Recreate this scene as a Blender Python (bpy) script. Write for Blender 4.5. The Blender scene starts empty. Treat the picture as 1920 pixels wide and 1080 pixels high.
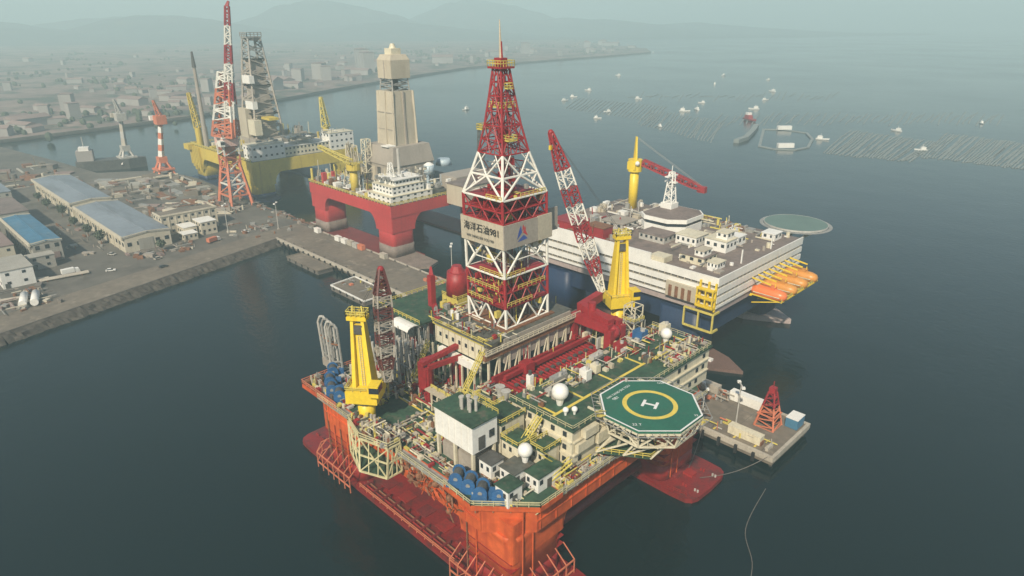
import bpy, math, random
from mathutils import Vector
R = random.Random(7)
sc = bpy.context.scene
C = sc.collection
rad = math.radians

# ------------------------------------------------------------ camera, sky, sun, exposure
cam = bpy.data.cameras.new('camera'); cam.lens = 24; cam.sensor_width = 36; cam.clip_end = 30000; cam.clip_start = 1
camo = bpy.data.objects.new('camera', cam); C.objects.link(camo)
camo.location = (0, 0, 130); camo.rotation_euler = (rad(90 - 21.72), 0, rad(45)); sc.camera = camo
SUN_AZ = Vector((0.42, -0.91)); SUN_EL = 40
w = bpy.data.worlds.new('World'); sc.world = w; w.use_nodes = True
nt = w.node_tree; bg = nt.nodes['Background']
sky = nt.nodes.new('ShaderNodeTexSky'); sky.sky_type = 'NISHITA'; sky.sun_disc = False
sky.sun_elevation = rad(SUN_EL); sky.sun_rotation = math.atan2(SUN_AZ.x, SUN_AZ.y)
sky.air_density = 1.2; sky.dust_density = 1.2; sky.ozone_density = 1.0
nt.links.new(sky.outputs[0], bg.inputs[0]); bg.inputs[1].default_value = 0.08
sun = bpy.data.lights.new('sun', 'SUN'); sun.energy = 5.0; sun.angle = rad(1.2); sun.color = (1.0, 0.88, 0.70)
suno = bpy.data.objects.new('sun', sun); C.objects.link(suno); suno.location = (0, -300, 400)
sd = Vector((SUN_AZ.x, SUN_AZ.y, 0)).normalized() * math.cos(rad(SUN_EL)); sd.z = math.sin(rad(SUN_EL))
suno.rotation_euler = (-sd).to_track_quat('-Z', 'Y').to_euler()
sc.view_settings.view_transform = 'Standard'; sc.view_settings.look = 'None'
sc.view_settings.gamma = 1; sc.view_settings.use_curve_mapping = False; sc.view_settings.exposure = 0.1
sc.render.engine = 'CYCLES'
cy = sc.cycles; cy.use_denoising = True; cy.max_bounces = 5; cy.diffuse_bounces = 2; cy.glossy_bounces = 3
cy.transmission_bounces = 2; cy.volume_bounces = 1; cy.caustics_reflective = False; cy.caustics_refractive = False

# ------------------------------------------------------------ helpers
def tag(o, label=None, cat=None, group=None, kind=None):
    if label: o['label'] = label
    if cat: o['category'] = cat
    if group: o['group'] = group
    if kind: o['kind'] = kind
    return o

def thing(name, label, cat, loc=(0, 0, 0), group=None, rz=0):
    o = bpy.data.objects.new(name, None); C.objects.link(o); o.location = loc; o.rotation_euler = (0, 0, rz)
    o.empty_display_size = 1
    return tag(o, label, cat, group)

def wloc(o):
    v = Vector((0, 0, 0))
    while o is not None: v += o.location; o = o.parent
    return v

MESHES = {}
class MB:
    """collects shapes in world metres; build() links them as one mesh object under its parent"""
    def __init__(s): s.v = []; s.f = []
    def add(s, vs, fs):
        n = len(s.v); s.v += [tuple(p) for p in vs]; s.f += [tuple(i + n for i in f) for f in fs]; return s
    def box(s, x0, y0, z0, x1, y1, z1):
        return s.add([(x0,y0,z0),(x1,y0,z0),(x1,y1,z0),(x0,y1,z0),(x0,y0,z1),(x1,y0,z1),(x1,y1,z1),(x0,y1,z1)],
                     [(3,2,1,0),(4,5,6,7),(0,1,5,4),(1,2,6,5),(2,3,7,6),(3,0,4,7)])
    def cbox(s, x, y, z0, sx, sy, sz, rz=0):
        c, n = math.cos(rz), math.sin(rz); v = []
        for z in (z0, z0 + sz):
            for px, py in ((-sx,-sy),(sx,-sy),(sx,sy),(-sx,sy)):
                px /= 2; py /= 2; v.append((x + px*c - py*n, y + px*n + py*c, z))
        return s.add(v, [(3,2,1,0),(4,5,6,7),(0,1,5,4),(1,2,6,5),(2,3,7,6),(3,0,4,7)])
    def prism(s, poly, z0, z1):
        n = len(poly)
        ar = sum(poly[i][0]*poly[(i+1)%n][1] - poly[(i+1)%n][0]*poly[i][1] for i in range(n))
        if ar < 0: poly = poly[::-1]
        v = [(p[0], p[1], z0) for p in poly] + [(p[0], p[1], z1) for p in poly]
        return s.add(v, [tuple(range(n))[::-1], tuple(range(n, 2*n))] + [(i, (i+1)%n, n+(i+1)%n, n+i) for i in range(n)])
    def slab(s, poly, axis, d0, d1):
        """a polygon in a vertical plane, thickened along x or y"""
        n = len(poly)
        f = (lambda p, d: (d, p[0], p[1])) if axis == 'x' else (lambda p, d: (p[0], d, p[1]))
        v = [f(p, d0) for p in poly] + [f(p, d1) for p in poly]
        return s.add(v, [tuple(range(n))[::-1], tuple(range(n, 2*n))] + [(i, (i+1)%n, n+(i+1)%n, n+i) for i in range(n)])
    def bar(s, p, q, w, h=None, n=4, w2=None):
        p = Vector(p); q = Vector(q); d = q - p
        if d.length < 1e-6: return s
        d.normalize(); u = d.cross(Vector((0, 0, 1)))
        if u.length < 1e-3: u = Vector((1, 0, 0))
        u.normalize(); t = u.cross(d); h = h or w; v = []; k2 = (w2 / w) if w2 else 1
        off = math.pi / n
        for c, k in ((p, 1), (q, k2)):
            for i in range(n):
                a = off + 2*math.pi*i/n; m = 1/math.cos(math.pi/n) if n == 4 else 1
                v.append(c + u*(math.cos(a)*w/2*m*k) + t*(math.sin(a)*h/2*m*k))
        return s.add(v, [tuple(range(n))[::-1], tuple(range(n, 2*n))] + [(i, (i+1)%n, n+(i+1)%n, n+i) for i in range(n)])
    def path(s, pts, w, n=4):
        for a, b in zip(pts, pts[1:]): s.bar(a, b, w, n=n)
        return s
    def cyl(s, x, y, z0, z1, r, n=12, r2=None):
        r2 = r if r2 is None else r2
        v = [(x + r*math.cos(2*math.pi*i/n), y + r*math.sin(2*math.pi*i/n), z0) for i in range(n)]
        v += [(x + r2*math.cos(2*math.pi*i/n), y + r2*math.sin(2*math.pi*i/n), z1) for i in range(n)]
        return s.add(v, [tuple(range(n))[::-1], tuple(range(n, 2*n))] + [(i, (i+1)%n, n+(i+1)%n, n+i) for i in range(n)])
    def hcyl(s, p, q, r, n=12): return s.bar(p, q, 2*r, n=n)
    def sph(s, x, y, z, r, n=14, m=9, sz=1):
        v = [(x, y, z - r*sz)]; 
        for j in range(1, m):
            t = math.pi*j/m
            for i in range(n):
                a = 2*math.pi*i/n; v.append((x + r*math.sin(t)*math.cos(a), y + r*math.sin(t)*math.sin(a), z - r*sz*math.cos(t)))
        v.append((x, y, z + r*sz)); f = []
        for i in range(n):
            f.append((0, 1 + (i+1)%n, 1 + i)); L = 1 + (m-2)*n; f.append((L + i, L + (i+1)%n, len(v)-1))
        for j in range(m-2):
            for i in range(n):
                a = 1 + j*n; f.append((a + i, a + (i+1)%n, a + n + (i+1)%n, a + n + i))
        return s.add(v, f)
    def loft(s, rings, cap=True):
        n = len(rings[0]); v = [p for r in rings for p in r]; f = []
        for k in range(len(rings)-1):
            for i in range(n): f.append((k*n+i, k*n+(i+1)%n, (k+1)*n+(i+1)%n, (k+1)*n+i))
        if cap: f += [tuple(range(n))[::-1], tuple(range((len(rings)-1)*n, len(rings)*n))]
        return s.add(v, f)
    def ring(s, x, y, z, r0, r1, h, n=48):
        v = []
        for rr, zz in ((r0, z), (r1, z), (r1, z+h), (r0, z+h)):
            v += [(x + rr*math.cos(2*math.pi*i/n), y + rr*math.sin(2*math.pi*i/n), zz) for i in range(n)]
        f = []
        for k in range(4):
            for i in range(n): f.append((k*n+i, k*n+(i+1)%n, ((k+1)%4)*n+(i+1)%n, ((k+1)%4)*n+i))
        return s.add(v, f)
    def rail(s, pts, h=1.3, step=3.0, w=0.14):
        """posts and two rails along a polyline"""
        for p, q in zip(pts, pts[1:]):
            p = Vector(p); q = Vector(q); L = (q-p).length; k = max(1, int(L/step))
            for i in range(k+1):
                c = p.lerp(q, i/k); s.bar(c, c + Vector((0,0,h)), w)
            for hh in (h, h*.55): s.bar(p + Vector((0,0,hh)), q + Vector((0,0,hh)), w)
        return s
    def lattice(s, p, q, w0, w1, wc, nb, up=(0, 0, 1), skip=0):
        """four chords with zigzag lacing"""
        p = Vector(p); q = Vector(q); d = (q-p).normalized(); u = d.cross(Vector(up))
        if u.length < 1e-3: u = Vector((1, 0, 0))
        u.normalize(); t = u.cross(d).normalized()
        st = []
        for i in range(nb+1):
            k = i/nb; c = p.lerp(q, k); hw = (w0 + (w1-w0)*k)/2
            st.append([c + u*hw*a + t*hw*b for a, b in ((1,1),(1,-1),(-1,-1),(-1,1))])
        for j in range(4): s.bar(st[0][j], st[-1][j], wc)
        for i in range(nb):
            for j in range(4):
                a, b = (j, (j+1)%4) if i % 2 == 0 else ((j+1)%4, j)
                s.bar(st[i][a], st[i+1][b], wc*.6)
                if i % 2 == 0: s.bar(st[i][j], st[i][(j+1)%4], wc*.6)
        for j in range(4): s.bar(st[-1][j], st[-1][(j+1)%4], wc*.6)
        return s
    def build(s, name, m, parent=None, origin=None, smooth=False, kind=None, label=None):
        if origin is None:
            if parent is not None: origin = wloc(parent)
            else:
                xs = [p[0] for p in s.v]; ys = [p[1] for p in s.v]; zs = [p[2] for p in s.v]
                origin = Vector(((min(xs)+max(xs))/2, (min(ys)+max(ys))/2, min(zs)))
        origin = Vector(origin)
        me = bpy.data.meshes.new(name)
        me.from_pydata([(p[0]-origin.x, p[1]-origin.y, p[2]-origin.z) for p in s.v], [], s.f)
        me.materials.append(m if not isinstance(m, str) else MT[m])
        if smooth:
            for p in me.polygons: p.use_smooth = len(p.vertices) <= 4
        o = bpy.data.objects.new(name, me); C.objects.link(o)
        if parent is not None: o.parent = parent; o.location = origin - wloc(parent)
        else: o.location = origin
        if kind: o['kind'] = kind
        if label: o['label'] = label
        return o

def copy_tree(o, parent=None):
    c = o.copy(); C.objects.link(c); c.parent = parent
    for ch in list(o.children): copy_tree(ch, c)
    return c

def put(root, loc, rz=0, label=None, group=None, scale=None):
    c = copy_tree(root); c.location = loc; c.rotation_euler = (0, 0, rz)
    if label: c['label'] = label
    if group: c['group'] = group
    if scale: c.scale = scale if not isinstance(scale, (int, float)) else (scale,)*3
    return c

def rrect(x0, y0, x1, y1, r, n=5):
    out = []
    for cx, cy, a0 in ((x1-r, y1-r, 0), (x0+r, y1-r, 90), (x0+r, y0+r, 180), (x1-r, y0+r, 270)):
        for i in range(n+1):
            a = rad(a0 + 90*i/n); out.append((cx + r*math.cos(a), cy + r*math.sin(a)))
    return out

# ------------------------------------------------------------ materials
MT = {}
def mat(name, c, rough=.6, var=.25, scale=.12, streak=.0, streak_col=(.12,.06,.03), metal=0, bump=.0, fine=1.5, emit=None, spec=None):
    m = bpy.data.materials.new(name); m.use_nodes = True; MT[name] = m
    n = m.node_tree.nodes; l = m.node_tree.links; b = n['Principled BSDF']
    b.inputs['Roughness'].default_value = rough; b.inputs['Metallic'].default_value = metal
    if spec is not None: b.inputs['Specular IOR Level'].default_value = spec
    geo = n.new('ShaderNodeNewGeometry')
    t1 = n.new('ShaderNodeTexNoise'); t1.inputs['Scale'].default_value = scale; t1.inputs['Detail'].default_value = 6
    t2 = n.new('ShaderNodeTexNoise'); t2.inputs['Scale'].default_value = fine; t2.inputs['Detail'].default_value = 3
    l.new(geo.outputs['Position'], t1.inputs['Vector']); l.new(geo.outputs['Position'], t2.inputs['Vector'])
    ad = n.new('ShaderNodeMath'); ad.operation = 'ADD'; l.new(t1.outputs['Fac'], ad.inputs[0]); l.new(t2.outputs['Fac'], ad.inputs[1])
    mr = n.new('ShaderNodeMapRange'); l.new(ad.outputs[0], mr.inputs[0]); mr.inputs[1].default_value = .7; mr.inputs[2].default_value = 1.3
    mx = n.new('ShaderNodeMix'); mx.data_type = 'RGBA'; l.new(mr.outputs[0], mx.inputs[0])
    mx.inputs[6].default_value = tuple(min(1, k*(1-var)) for k in c) + (1,)
    mx.inputs[7].default_value = tuple(min(1, k*(1+var*.6)) for k in c) + (1,)
    out = mx.outputs[2]
    if streak:
        mp = n.new('ShaderNodeMapping'); mp.inputs['Scale'].default_value = (1, 1, .07); l.new(geo.outputs['Position'], mp.inputs['Vector'])
        t3 = n.new('ShaderNodeTexNoise'); t3.inputs['Scale'].default_value = .55; t3.inputs['Detail'].default_value = 5; l.new(mp.outputs[0], t3.inputs['Vector'])
        r3 = n.new('ShaderNodeMapRange'); l.new(t3.outputs['Fac'], r3.inputs[0]); r3.inputs[1].default_value = .52; r3.inputs[2].default_value = .75; r3.inputs[4].default_value = streak
        m2 = n.new('ShaderNodeMix'); m2.data_type = 'RGBA'; l.new(r3.outputs[0], m2.inputs[0]); l.new(out, m2.inputs[6]); m2.inputs[7].default_value = streak_col + (1,)
        out = m2.outputs[2]
    l.new(out, b.inputs['Base Color'])
    if bump:
        bp = n.new('ShaderNodeBump'); bp.inputs['Strength'].default_value = bump; bp.inputs['Distance'].default_value = .3
        l.new(t2.outputs['Fac'], bp.inputs['Height']); l.new(bp.outputs[0], b.inputs['Normal'])
    return m

mat('hull_orange', (.62,.115,.03), .5, .28, .09, .6, (.30,.035,.015), fine=.6)
mat('hull_red', (.31,.02,.016), .5, .25, .08, .35, (.12,.03,.02))
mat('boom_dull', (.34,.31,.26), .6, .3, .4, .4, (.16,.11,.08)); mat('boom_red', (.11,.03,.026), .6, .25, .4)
mat('boot_red', (.20,.022,.022), .55, .35, .1, .4, (.07,.03,.025))
mat('derrick_red', (.32,.02,.026), .5, .2, .3, .2, (.12,.02,.02))
mat('derrick_white', (.74,.73,.66), .5, .15, .3, .2, (.4,.32,.22))
mat('white', (.80,.79,.74), .5, .12, .2, .15, (.45,.38,.28))
mat('cream', (.66,.61,.46), .55, .18, .15, .3, (.35,.27,.15))
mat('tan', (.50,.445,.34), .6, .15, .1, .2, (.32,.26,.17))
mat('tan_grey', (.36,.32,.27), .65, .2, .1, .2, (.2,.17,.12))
mat('crane_yellow', (.80,.58,.035), .42, .12, .2, .25, (.45,.25,.03))
mat('rail_yellow', (.62,.52,.12), .5, .2, .5, .15, (.3,.2,.08))
mat('rail_pale', (.60,.55,.32), .55, .2, .5, .2, (.3,.22,.1))
mat('hull_yellow', (.60,.46,.07), .55, .22, .06, .4, (.28,.17,.05))
mat('deck_green', (.036,.088,.052), .65, .5, .15, 0, bump=.1, fine=.9)
mat('heli_hazed', (.13,.20,.175), .6, .15, .1)  # helideck green paled so that haze sits in the colour
mat('heli_green', (.022,.135,.085), .55, .18, .12)
mat('deck_dark', (.10,.105,.09), .7, .4, .25, 0, fine=.9)
mat('deck_grey', (.21,.165,.145), .7, .25, .07, 0, fine=.6)
mat('steel', (.30,.30,.28), .5, .3, .4, .2, (.2,.12,.07))
mat('steel_dark', (.09,.09,.085), .55, .4, .4, .2, (.1,.06,.03))
mat('pipe_grey', (.46,.45,.41), .5, .2, .4, .25, (.3,.2,.12))
mat('rust', (.22,.10,.05), .75, .45, .4, .3, (.08,.04,.02))
mat('winch_blue', (.028,.12,.29), .4, .25, .6, .2, (.05,.06,.08))
mat('hull_blue', (.014,.035,.085), .5, .3, .06, .35, (.03,.035,.06))
mat('riser_red', (.30,.018,.022), .5, .3, .5, .2, (.1,.02,.02))
mat('quay_red', (.60,.19,.10), .55, .22, .15, .35, (.35,.15,.08))
mat('boat_orange', (.80,.20,.06), .35, .1, .4)
mat('boat_amber', (.62,.27,.05), .4, .15, .4)
mat('glass', (.025,.035,.045), .12, .2, .5)
mat('black', (.02,.02,.02), .6, .2, .5)
mat('mark_white', (.78,.78,.76), .55, .1, .5)
mat('mark_yellow', (.72,.56,.10), .55, .15, .5)
mat('concrete', (.18,.152,.118), .85, .3, .035, 0, bump=.25, fine=.35)
mat('asphalt', (.135,.124,.105), .9, .4, .02, 0, fine=.12)
mat('concrete_light', (.44,.40,.33), .8, .25, .08, .2, (.25,.2,.14))
mat('rock', (.085,.074,.06), .9, .45, .15, 0, bump=.6, fine=.5)
mat('roof_steel', (.23,.265,.30), .45, .15, .04, 0, fine=.3)
mat('roof_blue', (.06,.18,.29), .45, .2, .06, 0, fine=.3)
mat('wall_cream', (.56,.51,.40), .75, .15, .1, .3, (.32,.27,.2))
mat('wall_grey', (.36,.345,.30), .8, .2, .1, .3, (.22,.19,.15))
mat('chain_grey', (.17,.15,.13), .7, .3, .5)
mat('far_wall', (.33,.31,.29), .8, .15, .05)
mat('far_roof', (.26,.19,.17), .8, .25, .03)
mat('far_land', (.24,.175,.15), .95, .4, .004, 0, fine=.02)
mat('hill_green', (.06,.08,.085), .95, .6, .012, 0, fine=.06)
mat('net_dark', (.24,.27,.26), .8, .2, .1)
mat('logo_red', (.55,.04,.05), .5, .1); mat('logo_blue', (.05,.10,.36), .5, .1)
mat('foliage', (.075,.095,.06), .9, .4, .4)
mat('pont_red', (.23,.015,.014), .45, .35, .08, .3, (.09,.02,.018)); mat('pink_white', (.66,.44,.38), .55, .2, .2, .4, (.45,.2,.13))
def patch(name, c, scale, lo, hi, amount=1.0, det=6, stretch=None):
    """a second colour in irregular patches: worn paint, stains, scrub"""
    m = MT[name]; n = m.node_tree.nodes; l = m.node_tree.links; b = n['Principled BSDF']; src = b.inputs['Base Color'].links[0].from_socket
    geo = n.new('ShaderNodeNewGeometry'); t = n.new('ShaderNodeTexNoise'); t.inputs['Scale'].default_value = scale; t.inputs['Detail'].default_value = det; t.inputs['Roughness'].default_value = .65
    v = geo.outputs['Position']
    if stretch: mp = n.new('ShaderNodeMapping'); mp.inputs['Scale'].default_value = stretch; l.new(v, mp.inputs['Vector']); v = mp.outputs[0]
    l.new(v, t.inputs['Vector']); r = n.new('ShaderNodeMapRange'); r.inputs[1].default_value = lo; r.inputs[2].default_value = hi; r.inputs[4].default_value = amount; l.new(t.outputs['Fac'], r.inputs[0])
    x = n.new('ShaderNodeMix'); x.data_type = 'RGBA'; l.new(r.outputs[0], x.inputs[0]); l.new(src, x.inputs[6]); x.inputs[7].default_value = c + (1,); l.new(x.outputs[2], b.inputs['Base Color'])
patch('deck_green', (.13,.12,.09), .35, .52, .68, .75); patch('deck_green', (.05,.035,.02), .9, .60, .72, .8)
patch('heli_green', (.06,.12,.085), .3, .5, .72, .6)
patch('far_land', (.055,.07,.05), .012, .48, .58); patch('far_land', (.34,.26,.22), .03, .56, .66, .7)
patch('hill_green', (.12,.105,.085), .008, .52, .66, .8); patch('hill_green', (.03,.045,.04), .02, .55, .66, .8)
patch('asphalt', (.085,.08,.07), .03, .5, .66, .8); patch('asphalt', (.22,.19,.15), .07, .58, .68, .6)
patch('concrete', (.13,.115,.095), .05, .5, .68, .75); patch('concrete', (.36,.31,.24), .16, .58, .7, .5)
patch('deck_grey', (.12,.10,.09), .12, .5, .66, .8); patch('deck_dark', (.2,.15,.1), .3, .55, .68, .7)
patch('roof_steel', (.16,.18,.20), .09, .5, .64, .8, stretch=(.25,1,1)); patch('roof_blue', (.12,.2,.26), .12, .52, .64, .7, stretch=(.25,1,1))
patch('hull_orange', (.42,.06,.025), .12, .52, .66, .7); patch('hull_orange', (.16,.05,.03), .5, .66, .76, .8, stretch=(1,1,.3))
patch('pont_red', (.07,.03,.026), .2, .5, .66, .8); patch('hull_red', (.14,.03,.025), .22, .52, .68, .7)
patch('tan', (.40,.34,.25), .25, .54, .68, .6, stretch=(1,1,.2)); patch('cream', (.42,.35,.22), .5, .58, .72, .6, stretch=(1,1,.25)); patch('white', (.6,.55,.46), .35, .58, .74, .35, stretch=(1,1,.2))
patch('rig_grey_stub', (.2,.2,.2), .2, .5, .6) if 'rig_grey_stub' in MT else None
# ------------------------------------------------------------ sea, land, hills
TH = rad(21.72)
def ground(x, y, z=0.0):
    """ground point seen at a given direction from the survey station (metres)"""
    an = TH + math.atan((y - 540)/1280); D = (130 - z)/math.tan(an)
    X = (x - 960)/1280*(D*math.cos(TH) + (130 - z)*math.sin(TH)); k = math.sqrt(.5)
    return ((X - D)*k, (X + D)*k)

def water_mat():
    m = bpy.data.materials.new('sea_water'); m.use_nodes = True
    n = m.node_tree.nodes; l = m.node_tree.links; b = n['Principled BSDF']
    geo = n.new('ShaderNodeNewGeometry')
    a = n.new('ShaderNodeTexNoise'); a.inputs['Scale'].default_value = .004; a.inputs['Detail'].default_value = 4; l.new(geo.outputs['Position'], a.inputs['Vector'])
    mx = n.new('ShaderNodeMix'); mx.data_type = 'RGBA'; l.new(a.outputs['Fac'], mx.inputs[0])
    mx.inputs[6].default_value = (.0008,.0090,.0105,1); mx.inputs[7].default_value = (.0015,.0135,.0150,1); l.new(mx.outputs[2], b.inputs['Base Color'])
    wr = n.new('ShaderNodeMapRange'); wr.inputs[1].default_value = .3; wr.inputs[2].default_value = .7; wr.inputs[3].default_value = .06; wr.inputs[4].default_value = .17; l.new(a.outputs['Fac'], wr.inputs[0]); l.new(wr.outputs[0], b.inputs['Roughness']); b.inputs['IOR'].default_value = 1.33
    w1 = n.new('ShaderNodeTexNoise'); w1.inputs['Scale'].default_value = .35; w1.inputs['Detail'].default_value = 5; l.new(geo.outputs['Position'], w1.inputs['Vector'])
    w2 = n.new('ShaderNodeTexNoise'); w2.inputs['Scale'].default_value = .03; w2.inputs['Detail'].default_value = 3; l.new(geo.outputs['Position'], w2.inputs['Vector'])
    s = n.new('ShaderNodeMath'); s.operation = 'MULTIPLY_ADD'; l.new(w2.outputs['Fac'], s.inputs[0]); s.inputs[1].default_value = 2.5; l.new(w1.outputs['Fac'], s.inputs[2])
    bp = n.new('ShaderNodeBump'); bp.inputs['Strength'].default_value = .28; bp.inputs['Distance'].default_value = .5
    l.new(s.outputs[0], bp.inputs['Height']); l.new(bp.outputs[0], b.inputs['Normal'])
    return m
MT['sea'] = water_mat()
S = 9000
tag(MB().add([(-S,-S,0),(S,-S,0),(S,S,0),(-S,S,0)], [(0,1,2,3)]).build('sea', 'sea', origin=(0,0,0)), 'dark teal harbour water fading into haze', kind='structure')

QUAY = [(-322,-120),(-341,32),(-383,180),(-384,211),(-480,211.5),(-585,213),(-640,204),(-668,160),(-760,148),(-880,128),(-960,60),(-960,-120)]
tag(MB().prism(QUAY, -5, 4).build('shipyard_ground', 'asphalt'), 'grey paved shipyard ground behind the quay', kind='structure')
# quay apron: a pale strip along the water, then a sloping dark sea wall
ap = [(-322.6,-120),(-341.6,32),(-383.6,180),(-383.6,205),(-404,205),(-400,176),(-362,30),(-343,-120)]
tag(MB().prism(ap, 3.9, 4.02).build('quay_apron', 'concrete'), kind='structure')
sw = MB()
for (p, q) in zip(QUAY[:2], QUAY[1:3]):
    d = Vector((q[0]-p[0], q[1]-p[1])).normalized(); nrm = Vector((d.y, -d.x))
    L = Vector((q[0]-p[0], q[1]-p[1])).length; n = int(L/1.6); v = []; f = []
    for i in range(n+1):
        for j in range(6):
            c = Vector(p).lerp(Vector(q), i/n); o_ = j*1.15 + (R.uniform(-.5,.5) if j else -.3); v.append((c.x+nrm.x*o_, c.y+nrm.y*o_, 3.95 - j*1.0 + (R.uniform(-.45,.45) if j else 0)))
    for i in range(n):
        for j in range(5): f.append((i*6+j, i*6+j+1, (i+1)*6+j+1, (i+1)*6+j))
    sw.add(v, f)
tag(sw.build('sea_wall', 'rock'), kind='structure')

FAR = [(-905,-900),(-915,20),(-931,137),(-952,240),(-985,373),(-1065,500),(-1178,709),(-1300,960),(-1436,1275),(-1500,1650),(-1520,2000),(-1565,2309),(-1760,2560),(-2300,2900),(-3600,3900),(-6500,3000),(-6500,-900)]
tag(MB().prism(FAR, -3, 3).build('far_shore', 'far_land'), 'hazy brown far shore of the bay', kind='structure')
tag(MB().path([(p[0]+.5,p[1],2.6) for p in FAR[:13]], 3.0).build('far_sea_wall', 'concrete'), kind='structure')

def hill(X, D, h, sx, sd, seed):
    X *= 1.55; D *= 1.55; h = 130 + (h-130)*1.55 if h > 100 else h; sx *= 1.55; sd *= 1.3
    k = math.sqrt(.5); a0, b0 = (X-D)*k, (X+D)*k; n = 64; rr = random.Random(seed); m = MB(); v = []; f = []
    ph = [(rr.uniform(0,6), rr.uniform(1.2,4.5), rr.uniform(0,6), rr.uniform(1.2,4.5), rr.uniform(.03,.09)) for _ in range(7)] + [(rr.uniform(0,6), rr.uniform(6,13), rr.uniform(0,6), rr.uniform(6,13), rr.uniform(.015,.035)) for _ in range(8)]
    for j in range(n+1):
        for i in range(n+1):
            u = (i/n-.5)*6; t = (j/n-.5)*6; e = math.exp(-(u*u+t*t)/2)
            e *= 1 + sum(q[4]*math.sin(q[0]+q[1]*u)*math.cos(q[2]+q[3]*t) for q in ph)
            x, y = X + u*sx, D + t*sd
            v.append(((x-y)*k, (x+y)*k, max(-1, h*e - h*.012)))
    for j in range(n):
        for i in range(n): f.append((j*(n+1)+i, j*(n+1)+i+1, (j+1)*(n+1)+i+1, (j+1)*(n+1)+i))
    m.add(v, f); return tag(m.build('hill', 'hill_green', smooth=True), kind='structure')
for i, a in enumerate([(-1900,2500,112,330,220), (-1300,2750,128,300,230), (-1650,3300,130,420,250), (-870,3400,192,300,260), (-150,3900,205,300,260), (350,3500,112,420,240), (-500,3000,90,330,220), (-2500,2600,118,330,250), (900,3700,70,420,200)]): hill(*a, seed=i)

# ------------------------------------------------------------ far town
def house_mesh(w, d, h, rh, nm):
    m = MB(); m.box(-w/2,-d/2,-1,w/2,d/2,h); nb = len(m.f)
    m.add([(-w/2-.5,-d/2-.5,h),(w/2+.5,-d/2-.5,h),(w/2+.5,d/2+.5,h),(-w/2-.5,d/2+.5,h),(-w/2-.5,0,h+rh),(w/2+.5,0,h+rh)],[(0,1,5,4),(2,3,4,5),(0,4,3),(1,2,5),(3,2,1,0)])
    me = bpy.data.meshes.new(nm); me.from_pydata(m.v, [], m.f)
    me.materials.append(MT['far_wall']); me.materials.append(MT['far_roof'])
    for i, p in enumerate(me.polygons): p.material_index = 1 if i >= nb else 0
    return me
HM = [house_mesh(16,10,6,3,'house_mesh'), house_mesh(30,13,8,3,'hall_mesh'), house_mesh(14,12,18,1,'block_mesh'), house_mesh(60,22,10,4,'shed_mesh')]
def far_building(px, py, k, s=1.0, rz=None):
    x, y = ground(px, py, 3)
    names = ('far_house','far_hall','far_block','far_shed'); labs = ('small pale house','long low hall','taller pale block','large pale shed'); where = [w_ for lim, w_ in ((200,'at the left end of the far shore'),(420,'on the far shore behind the yard cranes'),(640,'on the far shore behind the yellow rig'),(800,'on the far shore around the tan tower top'),(1000,'on the far shore behind the derrick tip'),(9999,'near the hazy right end of the far shore')) if px < lim][0]
    o = bpy.data.objects.new(names[k], HM[k]); C.objects.link(o); o.location = (x, y, 3); o.rotation_euler = (0,0,R.uniform(0,3.14) if rz is None else rz); o.scale = (s,s,s*R.uniform(.8,1.2))
    tag(o, labs[k] + ' ' + where, 'building', names[k].replace('_',' ') + 's ' + where)
def coast_y(x):
    P = [(-60,268),(0,262),(370,215),(630,165),(880,125),(1220,97)]
    for (x0,y0),(x1,y1) in zip(P,P[1:]):
        if x0 <= x <= x1: return y0 + (y1-y0)*(x-x0)/(x1-x0)
    return 95
for i in range(120):
    x = R.uniform(-20, 1190); cyv = coast_y(x); y = cyv - 6 - (cyv-78)*R.random()**1.4*.8
    far_building(x, y, R.choice((0,0,0,1,1,2)), R.uniform(.6,1.15))
for x, y, k, s in [(525,160,3,1.2),(560,152,2,1.5),(600,148,2,1.9),(612,150,2,1.5),(680,128,2,2.6),(690,135,2,2.2),(672,140,3,1.0),(720,128,1,2),(1130,84,3,1.6),(1145,86,3,1.3),(1100,88,1,2.2),(20,232,3,.9),(55,236,1,1.5),(140,222,2,1),(250,196,3,.8),(330,186,3,.9),(345,196,1,1.2),(130,208,2,1.3),(45,244,1,1.2),(500,168,1,2),(540,165,3,.9),(830,118,1,2),(930,104,1,2),(985,100,2,2)]:
    far_building(x, y, k, s)

wd = MB(); rw = random.Random(90)
for c in range(70):
    px = rw.uniform(-40, 1190); cv = coast_y(px); py = cv - 5 - (cv-74)*rw.random()*.85; cx0, cy0 = ground(px, py, 3); sp = rw.uniform(15, 60)
    for k in range(rw.randint(5, 16)):
        x = cx0 + rw.gauss(0, sp); y = cy0 + rw.gauss(0, sp); r = rw.uniform(2, 4.5); wd.sph(x, y, 3 + r*.7, r, 6, 4, rw.uniform(.8,1.3))
tag(wd.build('shore_woods', 'foliage'), 'dark clumps of trees between the far shore houses', kind='stuff')
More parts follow.
